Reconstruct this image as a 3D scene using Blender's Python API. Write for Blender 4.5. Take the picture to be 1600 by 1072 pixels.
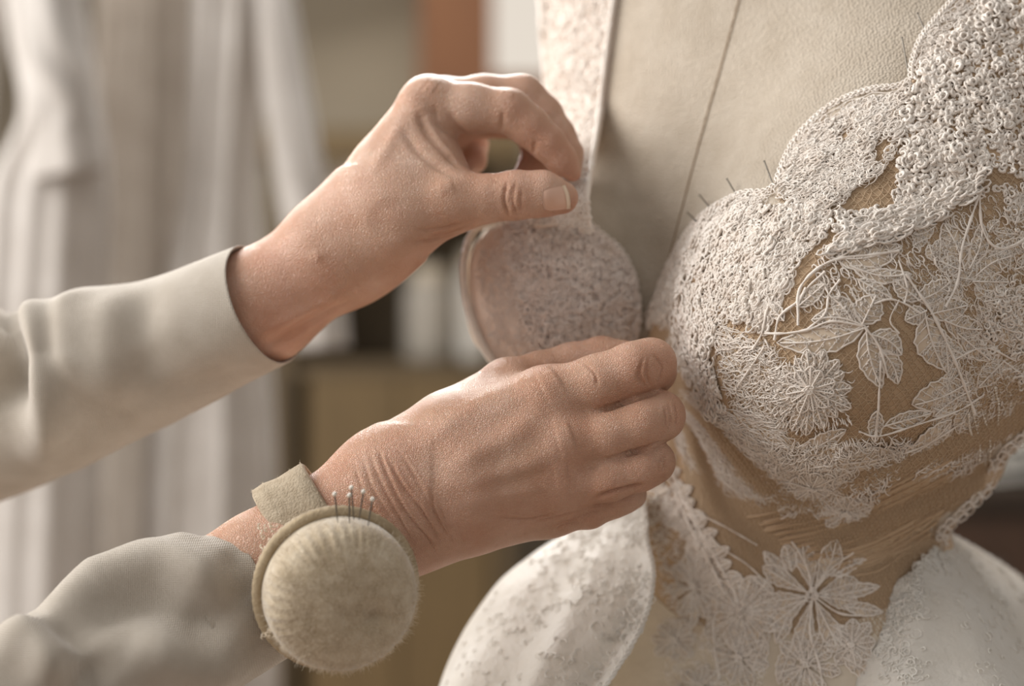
import bpy, bmesh, math, random
import numpy as np
from mathutils import Vector, Matrix, noise as mnoise
from mathutils.bvhtree import BVHTree

random.seed(7); RNG = np.random.default_rng(7)
for _o in list(bpy.data.objects): bpy.data.objects.remove(_o)
SC = bpy.context.scene
COL = SC.collection

# ------------------------------------------------------------------ camera
CZ = 1.20            # camera height above the floor
FPX = 3200.0         # focal length in pixels of the 1600 x 1072 frame
cam = bpy.data.cameras.new('camera'); cam_o = bpy.data.objects.new('camera', cam); COL.objects.link(cam_o)
cam.sensor_width = 36.0; cam.lens = FPX * 36.0 / 1600.0
cam_o.location = (0, -1.0, CZ); cam_o.rotation_euler = (math.pi/2, 0, 0)
cam.clip_start = 0.05; cam.clip_end = 60
cam.dof.use_dof = True; cam.dof.focus_distance = 0.985; cam.dof.aperture_fstop = 3.2
SC.camera = cam_o

# ------------------------------------------------------------------ world, light, exposure
SC.view_settings.view_transform = 'Standard'; SC.view_settings.look = 'None'
SC.view_settings.exposure = 0.0; SC.view_settings.gamma = 1.0
SC.view_settings.use_curve_mapping = False
world = bpy.data.worlds.new('world'); SC.world = world; world.use_nodes = True
_bg = world.node_tree.nodes['Background']
_bg.inputs['Color'].default_value = (1.0, 0.96, 0.915, 1); _bg.inputs['Strength'].default_value = 0.46

def area(name, loc, target, size, power, color, size_y=None):
    l = bpy.data.lights.new(name, 'AREA'); l.energy = power; l.color = color
    l.shape = 'RECTANGLE'; l.size = size; l.size_y = size_y or size
    o = bpy.data.objects.new(name, l); COL.objects.link(o); o.location = loc
    o.rotation_euler = (Vector(target) - Vector(loc)).to_track_quat('-Z', 'Y').to_euler()
    return o
area('assumed_light_side', (-1.60, 0.14, CZ+0.80), (0.10, 0.10, CZ), 2.0, 70, (1.0, 0.98, 0.955), 1.8)  # assumed area lamp for light from the left
area('window_light_back', (-0.30, 2.30, CZ+1.25), (0.0, 0.1, CZ-0.05), 1.2, 96, (1.0, 0.975, 0.94), 1.2)  # added lamp for daylight from the back window, hung in front and left

# ------------------------------------------------------------------ helpers: picture point at a depth -> place
def P(px, py, y):
    """Point seen at pixel (px, py), y metres behind the focus plane (1 m from the lens)."""
    s = (1.0 + y) / FPX
    return np.array([(px - 800.0) * s, y, CZ + (536.0 - py) * s])
def PA(a):
    a = np.asarray(a, float); s = (1.0 + a[..., 2]) / FPX
    return np.stack([(a[..., 0]-800.0)*s, a[..., 2], CZ + (536.0-a[..., 1])*s], -1)
def R(rpx, y): return rpx * (1.0 + y) / FPX
def proj(p):
    d = (1.0 + p[..., 1]) / FPX
    return 800.0 + p[..., 0]/d, 536.0 - (p[..., 2]-CZ)/d

def mesh_from(name, V, F, smooth=True):
    """V (n,3); F: array (m,k) or list of such arrays."""
    me = bpy.data.meshes.new(name)
    Fs = F if isinstance(F, list) else [F]
    Fs = [np.asarray(f, np.int32) for f in Fs if len(f)]
    V = np.asarray(V, np.float32)
    me.vertices.add(len(V)); me.vertices.foreach_set('co', V.ravel())
    loops = np.concatenate([f.ravel() for f in Fs])
    tot = np.concatenate([np.full(len(f), f.shape[1], np.int32) for f in Fs])
    start = np.concatenate([[0], np.cumsum(tot)[:-1]]).astype(np.int32)
    me.loops.add(len(loops)); me.loops.foreach_set('vertex_index', loops)
    me.polygons.add(len(tot)); me.polygons.foreach_set('loop_start', start)
    me.polygons.foreach_set('loop_total', tot)
    me.polygons.foreach_set('use_smooth', np.full(len(tot), smooth, bool))
    me.update(calc_edges=True); me.validate()
    return me
def link(name, me, mat=None, parent=None, loc=None):
    o = bpy.data.objects.new(name, me); COL.objects.link(o)
    if mat is not None and me is not None:
        me.materials.clear(); me.materials.append(mat)
    if loc is not None: o.location = loc
    if parent is not None:
        o.parent = parent; o.matrix_parent_inverse = Matrix.Translation(-parent.location)
    return o
def mobj(name, V, F, mat, parent=None, smooth=True):
    return link(name, mesh_from(name, V, F, smooth), mat, parent)
def tag(o, label=None, cat=None, group=None, kind=None):
    if label: o['label'] = label
    if cat: o['category'] = cat
    if group: o['group'] = group
    if kind: o['kind'] = kind
    return o
def empty(name, loc, label=None, cat=None, group=None):
    o = bpy.data.objects.new(name, None); COL.objects.link(o); o.location = tuple(float(c) for c in loc)
    o.empty_display_size = 0.02
    return tag(o, label, cat, group)
class Geo:
    """collects vertex and face arrays for one mesh"""
    def __init__(s): s.V = []; s.F = {}; s.n = 0; s.mi = {}
    def add(s, V, F, mi=0):
        V = np.asarray(V, float).reshape(-1, 3); F = np.asarray(F, int)
        s.V.append(V); s.F.setdefault(F.shape[1], []).append(F + s.n); s.mi.setdefault(F.shape[1], []).append(np.full(len(F), mi, np.int32)); s.n += len(V)
    def build(s, name, mat, parent=None, smooth=True, mat2=None):
        o = mobj(name, np.concatenate(s.V), [np.concatenate(f) for f in s.F.values()], mat, parent, smooth)
        if mat2 is not None:
            o.data.materials.append(mat2)
            o.data.polygons.foreach_set('material_index', np.concatenate([np.concatenate(m) for m in s.mi.values()]))
        return o
    def box(s, lo, hi, rot=0.0):
        lo = np.array(lo, float); hi = np.array(hi, float); c = (lo+hi)/2; e = (hi-lo)/2
        v = np.array([[sx, sy, sz] for sx in (-1, 1) for sy in (-1, 1) for sz in (-1, 1)], float) * e
        if rot:
            cr, sr = math.cos(rot), math.sin(rot)
            v = np.stack([v[:, 0]*cr - v[:, 1]*sr, v[:, 0]*sr + v[:, 1]*cr, v[:, 2]], -1)
        s.add(v + c, [[0,1,3,2],[4,6,7,5],[0,4,5,1],[2,3,7,6],[0,2,6,4],[1,5,7,3]])
def unit(a): return a / np.maximum(np.linalg.norm(a, axis=-1, keepdims=True), 1e-12)
def tubes(C, rad, nrm, sides=5, caps=True):
    """C (M,N,3) centre lines, rad scalar or (M,N), nrm (M,N,3) a side direction. -> V, [quads, tris]"""
    C = np.asarray(C, float); M, N, _ = C.shape
    t = unit(np.gradient(C, axis=1))
    nrm = np.broadcast_to(np.asarray(nrm, float), C.shape)
    b = unit(np.cross(t, nrm)); n2 = np.cross(b, t)
    rad = np.broadcast_to(np.asarray(rad, float), (M, N))
    a = np.arange(sides) / sides * 2*np.pi
    ring = (n2[:, :, None, :]*np.cos(a)[None, None, :, None] + b[:, :, None, :]*np.sin(a)[None, None, :, None])
    V = (C[:, :, None, :] + ring*rad[:, :, None, None]).reshape(-1, 3)
    m, i, k = np.meshgrid(np.arange(M), np.arange(N-1), np.arange(sides), indexing='ij')
    b0 = (m*N + i)*sides; k2 = (k+1) % sides
    Q = np.stack([b0+k, b0+k2, b0+sides+k2, b0+sides+k], -1).reshape(-1, 4)
    return V, Q
def resample(pts, n):
    pts = np.asarray(pts, float)
    d = np.concatenate([[0], np.cumsum(np.linalg.norm(np.diff(pts[:, :], axis=0), axis=1))])
    u = np.linspace(0, d[-1], n)
    return np.stack([np.interp(u, d, pts[:, k]) for k in range(pts.shape[1])], -1)
def spline(pts, n):
    """Catmull-Rom through the points"""
    p = np.asarray(pts, float)
    if len(p) < 3: return resample(p, n)
    q = np.concatenate([[2*p[0]-p[1]], p, [2*p[-1]-p[-2]]])
    out = []
    u = np.linspace(0, len(p)-1-1e-6, n)
    i = u.astype(int); f = (u - i)[:, None]
    p0, p1, p2, p3 = q[i], q[i+1], q[i+2], q[i+3]
    return 0.5*((2*p1) + (-p0+p2)*f + (2*p0-5*p1+4*p2-p3)*f**2 + (-p0+3*p1-3*p2+p3)*f**3)
def bigrid(ctrl, nu, nv):
    """ctrl (R,C,k) control grid -> smooth (nv,nu,k)"""
    c = np.asarray(ctrl, float)
    rows = np.stack([spline(c[i], nu) for i in range(c.shape[0])])
    return np.stack([spline(rows[:, j], nv) for j in range(nu)], 1)
def gridfaces(nr, nc, closed=False):
    r, c = np.meshgrid(np.arange(nr-1), np.arange(nc if closed else nc-1), indexing='ij')
    c2 = (c+1) % nc
    return np.stack([r*nc+c, r*nc+c2, (r+1)*nc+c2, (r+1)*nc+c], -1).reshape(-1, 4)
def vnormals(V, F):
    n = np.zeros_like(V)
    fn = np.cross(V[F[:, 2]]-V[F[:, 0]], V[F[:, -1]]-V[F[:, 1]])
    for k in range(F.shape[1]): np.add.at(n, F[:, k], fn)
    return unit(n)
def sheet(name, G, thick, mat, parent=None):
    """closed thin sheet from a (nr,nc,3) grid"""
    nr, nc, _ = G.shape
    V = G.reshape(-1, 3); F = gridfaces(nr, nc); N = vnormals(V, F)
    if N[:, 1].mean() > 0: F = F[:, ::-1]; N = -N
    V2 = V - N*thick
    n = nr*nc
    idx = np.arange(n).reshape(nr, nc)
    loop = np.concatenate([idx[0, :], idx[1:, -1], idx[-1, -2::-1], idx[-2:0:-1, 0]])
    l2 = np.roll(loop, -1)
    side = np.stack([loop, loop+n, l2+n, l2], -1)
    return mobj(name, np.concatenate([V, V2]), np.concatenate([F, F[:, ::-1]+n, side]), mat, parent)

# ------------------------------------------------------------------ implicit modelling
def smin(a, b, k):
    h = np.clip(0.5 + 0.5*(b-a)/k, 0, 1)
    return b*(1-h) + a*h - k*h*(1-h)
def cone_d(X, a, b, ra, rb):
    ba = b - a; L2 = float(ba @ ba)
    pa = X - a
    t = np.clip((pa @ ba)/max(L2, 1e-12), 0, 1)
    return np.sqrt(np.maximum(((pa - t[..., None]*ba)**2).sum(-1), 1e-16)) - (ra + (rb-ra)*t)
class Field:
    def __init__(s, lo, hi, h):
        s.lo = np.array(lo, float); s.h = h
        s.n = np.ceil((np.array(hi)-s.lo)/h).astype(int) + 1
        s.D = np.full(s.n, 0.05, np.float32)
    def sub(s, lo, hi):
        i0 = np.clip(np.floor((np.array(lo)-s.lo)/s.h).astype(int), 0, s.n-1)
        i1 = np.clip(np.ceil((np.array(hi)-s.lo)/s.h).astype(int)+1, 1, s.n)
        sl = tuple(slice(a, b) for a, b in zip(i0, i1))
        ax = [s.lo[k] + s.h*np.arange(i0[k], i1[k]) for k in range(3)]
        X = np.stack(np.meshgrid(*ax, indexing='ij'), -1).astype(np.float32)
        return sl, X
    def chain(s, pts, k, kin=0.004, kend=None, reach=0.03, flat=None):
        """pts [(px,py,y,rpx)...]; smooth-joined to what is there with k near the first point, kend further away"""
        Q = [(P(a, b, c), R(r, c)) for a, b, c, r in pts]
        C = np.array([q[0] for q in Q]); rr = max(q[1] for q in Q)
        pad = rr + k + 3*s.h
        sl, X = s.sub(C.min(0)-pad, C.max(0)+pad)
        if X.size == 0: return
        d = None
        for (a, ra), (b, rb) in zip(Q[:-1], Q[1:]):
            e = cone_d(X, a, b, ra, rb)
            d = e if d is None else smin(d, e, kin)
        kk = k
        if kend is not None:
            dist = np.sqrt(((X - Q[0][0])**2).sum(-1))
            kk = kend + (k-kend)*np.clip(1 - dist/reach, 0, 1)**1.0
        s.D[sl] = smin(s.D[sl], d, kk)
    def mesh(s, smooth=2):
        return nets(s.D, s.lo, s.h, smooth)
def nets(D, lo, h, smooth=2):
    """surface nets"""
    ins = D < 0
    c = [ins[i:ins.shape[0]-1+i, j:ins.shape[1]-1+j, k:ins.shape[2]-1+k] for i in (0, 1) for j in (0, 1) for k in (0, 1)]
    cnt = sum(x.astype(np.int8) for x in c)
    act = (cnt > 0) & (cnt < 8)
    idx = np.argwhere(act)
    ID = np.full(act.shape, -1, np.int32); ID[act] = np.arange(len(idx))
    vals = np.stack([D[idx[:, 0]+i, idx[:, 1]+j, idx[:, 2]+k] for i in (0, 1) for j in (0, 1) for k in (0, 1)], -1)
    off = np.array([[i, j, k] for i in (0, 1) for j in (0, 1) for k in (0, 1)], float)
    acc = np.zeros((len(idx), 3)); w = np.zeros(len(idx))
    for a in range(8):
        for b in range(a+1, 8):
            if np.abs(off[a]-off[b]).sum() != 1: continue
            va, vb = vals[:, a], vals[:, b]
            m = (va < 0) != (vb < 0)
            t = np.where(m, va/np.where(m, va-vb, 1), 0)
            pt = off[a] + t[:, None]*(off[b]-off[a])
            acc += np.where(m[:, None], pt, 0); w += m
    V = (idx + acc/np.maximum(w, 1)[:, None])*h + lo
    Fs = []
    for ax in range(3):
        u, v = [(1, 2), (2, 0), (0, 1)][ax]
        A = np.moveaxis(ins, ax, 0)
        ch = A[:-1] != A[1:]
        ch = np.moveaxis(ch, 0, ax)
        e = np.argwhere(ch)
        e = e[(e[:, u] > 0) & (e[:, v] > 0) & (e[:, u] < D.shape[u]-1) & (e[:, v] < D.shape[v]-1)]
        if not len(e): continue
        du = np.zeros(3, int); du[u] = 1; dv = np.zeros(3, int); dv[v] = 1
        g = lambda q: ID[q[:, 0], q[:, 1], q[:, 2]]
        q = np.stack([g(e-du-dv), g(e-dv), g(e), g(e-du)], -1)
        flip = ~ins[e[:, 0], e[:, 1], e[:, 2]]
        q[flip] = q[flip][:, ::-1]
        Fs.append(q)
    F = np.concatenate(Fs); F = F[(F >= 0).all(1)]
    for _ in range(smooth):
        V = lap(V, F, 0.5)
    return V, F
def lap(V, F, f):
    s = np.zeros_like(V); n = np.zeros(len(V))
    for a, b in ((0, 1), (1, 2), (2, 3), (3, 0)):
        for k in range(3):
            s[:, k] += np.bincount(F[:, a], V[F[:, b], k], len(V)) + np.bincount(F[:, b], V[F[:, a], k], len(V))
        n += np.bincount(F[:, a], minlength=len(V)) + np.bincount(F[:, b], minlength=len(V))
    n = np.maximum(n, 1)
    return V + f*(s/n[:, None] - V)
def subdivide(V, F):
    """each quad into four, then eased"""
    E = np.stack([F, np.roll(F, -1, 1)], -1).reshape(-1, 2)
    key = np.sort(E, 1).astype(np.int64); key = key[:, 0]*len(V) + key[:, 1]
    uq, inv = np.unique(key, return_inverse=True)
    a, b = uq // len(V), uq % len(V)
    n = len(V); ne = len(uq)
    V2 = np.concatenate([V, (V[a]+V[b])/2, V[F].mean(1)])
    em = (n + inv).reshape(-1, 4); fc = n + ne + np.arange(len(F))
    Q = np.concatenate([np.stack([F[:, k], em[:, k], fc, em[:, k-1]], -1) for k in range(4)])
    return lap(lap(V2, Q, 0.5), Q, 0.4), Q
CAMP = Vector((0, -1.0, CZ))
def bvh_of(V, F): return BVHTree.FromPolygons([tuple(v) for v in V], [tuple(f) for f in F])
def cast(bvh, px, py):
    d = Vector(P(px, py, 0.0)) - CAMP
    h = bvh.ray_cast(CAMP, d.normalized())
    return None if h[0] is None else (np.array(h[0]), np.array(h[1]))
def trace(V, F, bvh, paths, N=None):
    """paths [(points px, amplitude m, width m)]: raise (+) or press in (-) the surface along lines drawn on it"""
    if N is None: N = vnormals(V, F)
    V = V.copy()
    for pts, amp, wid in paths:
        L = max(6, int(sum(math.dist(a, b) for a, b in zip(pts[:-1], pts[1:]))/2.5))
        q = spline(pts, L); hits = []; f = []
        for i, (x, y) in enumerate(q):
            hcast = cast(bvh, x, y)
            if hcast is not None:
                hits.append(hcast[0]); f.append(min(1.0, 4.0*min(i+1, L-i)/L))
        if len(hits) < 2: continue
        Hh = np.array(hits); f = np.array(f)
        m = np.where(((V > Hh.min(0)-3*wid) & (V < Hh.max(0)+3*wid)).all(1))[0]
        if not len(m): continue
        d2 = ((V[m][:, None, :]-Hh[None])**2).sum(-1)
        j = d2.argmin(1); dd = d2[np.arange(len(m)), j]
        V[m] += N[m]*(amp*f[j]*np.exp(-dd/(wid*wid)))[:, None]
    return V
def vnoise(X, scale, seed=0):
    """smooth value noise for arrays of points, in [-1,1]"""
    q = np.asarray(X, float)*scale + seed*17.31
    i = np.floor(q).astype(np.int64); f = q - i; f = f*f*(3-2*f)
    def hsh(a, b, c):
        n = (a*374761393 + b*668265263 + c*2147483647 + seed*974634777) & 0xffffffff
        n = ((n ^ (n >> 13))*1274126177) & 0xffffffff
        return ((n ^ (n >> 16)) & 0xffff)/32767.5 - 1.0
    r = 0
    for dx in (0, 1):
        for dy in (0, 1):
            for dz in (0, 1):
                w = (f[..., 0] if dx else 1-f[..., 0])*(f[..., 1] if dy else 1-f[..., 1])*(f[..., 2] if dz else 1-f[..., 2])
                r = r + w*hsh(i[..., 0]+dx, i[..., 1]+dy, i[..., 2]+dz)
    return r
def inpoly(x, y, poly):
    x = np.asarray(x, float); y = np.asarray(y, float); c = np.zeros(x.shape, bool)
    p = np.asarray(poly, float); q = np.roll(p, 1, 0)
    for (x1, y1), (x2, y2) in zip(p, q):
        k = (y1 > y) != (y2 > y)
        c ^= k & (x < (x2-x1)*(y-y1)/((y2-y1) if y2 != y1 else 1e-9) + x1)
    return c
def polydist(x, y, poly):
    """signed distance (negative inside) to a polygon, in pixels"""
    x = np.asarray(x, float); y = np.asarray(y, float)
    p = np.asarray(poly, float); q = np.roll(p, -1, 0); best = np.full(x.shape, 1e9)
    for a, b in zip(p, q):
        e = b-a; t = np.clip(((x-a[0])*e[0]+(y-a[1])*e[1])/max(e@e, 1e-9), 0, 1)
        best = np.minimum(best, (x-a[0]-t*e[0])**2+(y-a[1]-t*e[1])**2)
    return np.where(inpoly(x, y, poly), -1, 1)*np.sqrt(best)
def loft(centers, radii, nseg, nring, flat=1.0):
    """tube along centres (k,3); returns ring grid (nring,nseg,3), axis points, tangents"""
    c = spline(np.concatenate([centers, np.asarray(radii)[:, None]], 1), nring)
    r = c[:, 3]; c = c[:, :3]
    t = unit(np.gradient(c, axis=0))
    up = np.array([0, 0, 1.0]); e1 = unit(np.cross(t, np.cross(up[None], t))); e2 = np.cross(t, e1)
    a = np.arange(nseg)/nseg*2*np.pi
    G = c[:, None] + r[:, None, None]*(np.cos(a)[None, :, None]*e1[:, None] + np.sin(a)[None, :, None]*flat*e2[:, None])
    return G, c, t, r

uvs = bmesh.new(); bmesh.ops.create_icosphere(uvs, subdivisions=1, radius=1.0)
ICOV = np.array([v.co[:] for v in uvs.verts]); ICOF = np.array([[v.index for v in f.verts] for f in uvs.faces]); uvs.free()
# ------------------------------------------------------------------ materials
def lin(r, g, b):
    f = lambda c: (c/255/12.92) if c/255 <= 0.04045 else ((c/255+0.055)/1.055)**2.4
    return (f(r), f(g), f(b), 1.0)
class MB:
    def __init__(s, name, rough=0.7):
        s.m = bpy.data.materials.new(name); s.m.use_nodes = True; s.nt = s.m.node_tree
        s.b = s.nt.nodes['Principled BSDF']; s.b.inputs['Roughness'].default_value = rough
        s.tc = s.nt.nodes.new('ShaderNodeTexCoord'); s.h = None
    def n(s, t, **kw):
        x = s.nt.nodes.new(t)
        for k, v in kw.items():
            if k in x.inputs: x.inputs[k].default_value = v
            else: setattr(x, k, v)
        return x
    def l(s, a, b): s.nt.links.new(a, b)
    def coord(s, scale=(1, 1, 1), rot=(0, 0, 0)):
        mp = s.n('ShaderNodeMapping'); mp.inputs['Scale'].default_value = scale; mp.inputs['Rotation'].default_value = rot
        s.l(s.tc.outputs['Object'], mp.inputs['Vector']); return mp.outputs['Vector']
    def noise(s, scale, detail=3, vec=None, rough=0.55):
        x = s.n('ShaderNodeTexNoise', Scale=scale, Detail=detail, Roughness=rough)
        s.l(vec if vec is not None else s.coord(), x.inputs['Vector']); return x.outputs['Fac']
    def voro(s, scale, vec=None, feature='F1', rnd=1.0):
        x = s.n('ShaderNodeTexVoronoi', Scale=scale, Randomness=rnd); x.feature = feature
        s.l(vec if vec is not None else s.coord(), x.inputs['Vector']); return x.outputs['Distance']
    def ramp(s, fac, stops):
        r = s.n('ShaderNodeValToRGB'); e = r.color_ramp.elements
        while len(e) < len(stops): e.new(0.5)
        for q, (p, c) in zip(e, stops): q.position = p; q.color = c
        s.l(fac, r.inputs['Fac']); return r.outputs['Color']
    def mix(s, fac, a, b, mode='MIX'):
        x = s.n('ShaderNodeMix'); x.data_type = 'RGBA'; x.blend_type = mode
        for v, k in ((fac, 0), (a, 6), (b, 7)):
            if hasattr(v, 'is_output'): s.l(v, x.inputs[k])
            else: x.inputs[k].default_value = v
        return x.outputs[2]
    def math(s, op, a, b=None):
        x = s.n('ShaderNodeMath'); x.operation = op
        for v, k in ((a, 0), (b, 1)):
            if v is None: continue
            if hasattr(v, 'is_output'): s.l(v, x.inputs[k])
            else: x.inputs[k].default_value = v
        return x.outputs[0]
    def color(s, c):
        if hasattr(c, 'is_output'): s.l(c, s.b.inputs['Base Color'])
        else: s.b.inputs['Base Color'].default_value = c
        return s
    def bump(s, h, strength=0.3, dist=0.001):
        x = s.n('ShaderNodeBump', Strength=strength, Distance=dist); s.l(h, x.inputs['Height'])
        if s.h is not None: s.l(s.h, x.inputs['Normal'])
        s.h = x.outputs['Normal']; s.l(s.h, s.b.inputs['Normal']); return s
    def set(s, **kw):
        for k, v in kw.items():
            k = k.replace('_', ' '); s.b.inputs[k].default_value = v
        return s

def m_skin():
    m = MB('skin', 0.40)
    c1 = m.ramp(m.noise(45, 4), [(0.3, lin(200, 154, 127)), (0.55, lin(212, 171, 146)), (0.75, lin(223, 187, 165))])
    red = m.ramp(m.noise(16, 2), [(0.45, (0, 0, 0, 1)), (0.75, (1, 1, 1, 1))])
    c = m.mix(m.math('MULTIPLY', red, 0.45), c1, lin(206, 145, 120))
    spots = m.ramp(m.noise(260, 2), [(0.62, (0, 0, 0, 1)), (0.78, (1, 1, 1, 1))])
    m.color(m.mix(m.math('MULTIPLY', spots, 0.18), c, lin(168, 110, 80)))
    m.set(Subsurface_Weight=0.22, Subsurface_Scale=0.006, Specular_IOR_Level=0.45)
    m.b.inputs['Subsurface Radius'].default_value = (1.0, 0.4, 0.22)
    v = m.voro(1050, feature='DISTANCE_TO_EDGE')
    m.bump(m.ramp(v, [(0.0, (0, 0, 0, 1)), (0.25, (1, 1, 1, 1))]), 0.7, 0.0006)
    m.bump(m.noise(520, 3), 0.22, 0.0008)
    m.bump(m.noise(60, 3), 0.12, 0.003)
    return m.m
def m_cloth(name, ca, cb, scale, bump=0.35, rough=0.85, sheen=0.2, rot=(0, 0, 0), stretch=(1, 1, 1), dist=0.0006):
    m = MB(name, rough)
    v = m.coord(stretch, rot)
    w1 = m.n('ShaderNodeTexWave', Scale=scale, Distortion=1.2, Detail=1.0); w1.bands_direction = 'X'; m.l(v, w1.inputs['Vector'])
    w2 = m.n('ShaderNodeTexWave', Scale=scale, Distortion=1.2, Detail=1.0); w2.bands_direction = 'Z'; m.l(v, w2.inputs['Vector'])
    h = m.math('ADD', w1.outputs['Fac'], w2.outputs['Fac'])
    m.color(m.ramp(m.noise(scale*0.16, 4), [(0.3, ca), (0.7, cb)]))
    m.bump(h, bump, dist); m.bump(m.noise(scale*0.7, 2), 0.2, dist)
    m.set(Sheen_Weight=sheen, Specular_IOR_Level=0.2)
    return m.m
def m_plain(name, c, rough=0.7, var=None, scale=6, metallic=0.0, spec=0.3, bump=None):
    m = MB(name, rough)
    if var: m.color(m.ramp(m.noise(scale, 4), [(0.3, c), (0.7, var)]))
    else: m.color(c)
    m.set(Metallic=metallic, Specular_IOR_Level=spec)
    if bump: m.bump(m.noise(bump[0], 3), bump[1], bump[2])
    return m.m
def m_wood(name, a, b, scale=3.0, rough=0.5):
    m = MB(name, rough)
    v = m.coord((6, 6, 0.5))
    m.color(m.ramp(m.noise(scale*4, 5, v), [(0.25, a), (0.75, b)])); m.bump(m.noise(scale*18, 3, v), 0.15, 0.001)
    return m.m
def m_lace(name, ca, cb, rough=0.55, sheen=0.25, sub=0.0):
    m = MB(name, rough)
    m.color(m.ramp(m.noise(130, 3), [(0.3, ca), (0.7, cb)]))
    m.bump(m.noise(2600, 2), 0.5, 0.0003)
    m.set(Sheen_Weight=sheen, Specular_IOR_Level=0.4)
    return m.m
def m_tulle():
    """nude lining seen through fine hexagonal net"""
    m = MB('nude_net', 0.75)
    base = m.ramp(m.noise(35, 4), [(0.3, lin(182, 154, 124)), (0.7, lin(198, 172, 142))])
    m.color(base); m.bump(m.noise(300, 4), 0.25, 0.0006)
    m.set(Sheen_Weight=0.15, Specular_IOR_Level=0.25)
    return m.m
def m_organza(name, c, c2):
    m = MB(name, 0.5)
    m.color(m.ramp(m.noise(30, 4), [(0.3, c), (0.7, c2)]))
    m.bump(m.noise(170, 4), 0.55, 0.003)
    m.bump(m.noise(600, 3), 0.3, 0.001)
    m.set(Sheen_Weight=0.3, Specular_IOR_Level=0.45)
    m.b.inputs['Subsurface Weight'].default_value = 0.0
    # thin cloth lets light through
    tr = m.n('ShaderNodeBsdfTranslucent'); m.l(m.b.inputs['Base Color'].links[0].from_socket, tr.inputs['Color'])
    mx = m.n('ShaderNodeMixShader'); mx.inputs[0].default_value = 0.38
    out = [q for q in m.nt.nodes if q.type == 'OUTPUT_MATERIAL'][0]
    m.l(m.b.outputs[0], mx.inputs[1]); m.l(tr.outputs[0], mx.inputs[2]); m.l(mx.outputs[0], out.inputs['Surface'])
    return m.m
M = {}
M['skin'] = m_skin()
M['nail'] = m_plain('nail', lin(216, 176, 154), 0.3, lin(222, 184, 163), 80, spec=0.5)
M['nail_tip'] = m_plain('nail_tip', lin(228, 204, 180), 0.4)
def m_linen():
    m = MB('linen', 0.9)
    m.color(m.ramp(m.noise(60, 4), [(0.3, lin(178, 165, 148)), (0.7, lin(190, 178, 162))]))
    m.bump(m.voro(640, m.coord((1, 1, 1.25)), rnd=0.7), 0.9, 0.0009)
    m.bump(m.noise(300, 3), 0.15, 0.001)
    m.set(Sheen_Weight=0.1, Specular_IOR_Level=0.2); return m.m
M['linen'] = m_linen()
M['seam'] = m_plain('seam_thread', lin(140, 118, 94), 0.85)
M['net'] = m_tulle()
M['lace'] = m_lace('ivory_lace', lin(236, 224, 212), lin(248, 240, 231))
M['lace_pink'] = m_lace('blush_lace', lin(240, 224, 213), lin(249, 238, 230))
M['blush'] = m_cloth('blush_lining', lin(214, 178, 155), lin(226, 194, 172), 500, 0.3)
M['organza'] = m_organza('white_organza', lin(240, 235, 226), lin(249, 246, 240))
M['sweater'] = m_cloth('sweater_knit', lin(178, 167, 153), lin(190, 180, 167), 330, 0.5, 0.95, 0.35)
M['felt'] = m_plain('felt', lin(164, 148, 126), 0.95, lin(186, 171, 149), 220, bump=(900, 0.7, 0.0012))
def m_velvet():
    m = MB('cushion_velvet', 0.95)
    m.color(m.ramp(m.noise(110, 5, rough=0.7), [(0.28, lin(164, 146, 119)), (0.5, lin(190, 174, 149)), (0.72, lin(212, 200, 179))]))
    m.bump(m.noise(420, 4), 0.6, 0.0012)
    m.set(Sheen_Weight=0.9, Sheen_Roughness=0.45, Specular_IOR_Level=0.1); return m.m
M['velvet'] = m_velvet()
M['piping'] = m_plain('piping', lin(158, 140, 113), 0.9, lin(178, 160, 132), 90, bump=(700, 0.6, 0.001))
M['steel'] = m_plain('pin_steel', lin(122, 116, 108), 0.35, metallic=1.0)
M['pinhead'] = m_plain('pin_head', lin(226, 220, 208), 0.3, spec=0.6)
M['fuzz'] = m_plain('fuzz', lin(236, 224, 204), 0.8)
M['darkwood'] = m_wood('dark_wood', lin(58, 40, 28), lin(84, 60, 42))
# ------------------------------------------------------------------ the room behind, far out of focus
M['wall'] = m_plain('wall_plaster', lin(116, 106, 91), 0.9, lin(126, 117, 102), 2.5)
M['floor'] = m_wood('floor_boards', lin(120, 92, 66), lin(150, 118, 88), 1.5, .6)
M['postwood'] = m_wood('orange_wood', lin(84, 50, 24), lin(106, 68, 36), 2.0, .45)
M['cabinet'] = m_wood('olive_wood', lin(84, 70, 48), lin(104, 88, 62), 2.0, .6)
M['cabinet_dark'] = m_wood('umber_wood', lin(50, 39, 29), lin(66, 52, 39), 2.0, .6)  # very dark brown wood of the sideboard and the cabinet plinth
M['cabinet_door'] = m_wood('door_wood', lin(100, 82, 52), lin(120, 100, 66), 2.0, .6)
M['cream'] = m_cloth('cream_cotton', lin(178, 171, 164), lin(192, 186, 180), 150, 0.25)
M['greige'] = m_cloth('greige_cotton', lin(158, 148, 137), lin(172, 163, 153), 150, 0.25)
M['paper'] = m_plain('pale_card', lin(206, 192, 170), 0.8, lin(216, 204, 184), 5)
M['greyglaze'] = m_plain('grey_glaze', lin(168, 160, 148), 0.5, lin(184, 177, 166), 8)
M['blanket'] = m_plain('white_linen', lin(214, 208, 198), 0.85, lin(224, 219, 210), 10)
def daylight(name, strength, col):
    m = bpy.data.materials.new(name); m.use_nodes = True; nt = m.node_tree
    e = nt.nodes.new('ShaderNodeEmission'); e.inputs['Color'].default_value = col; e.inputs['Strength'].default_value = strength
    out = [q for q in nt.nodes if q.type == 'OUTPUT_MATERIAL'][0]; nt.links.new(e.outputs[0], out.inputs['Surface']); return m
M['pane'] = daylight('daylit_pane', 0.80, (1.0, 0.90, 0.78, 1))
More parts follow.
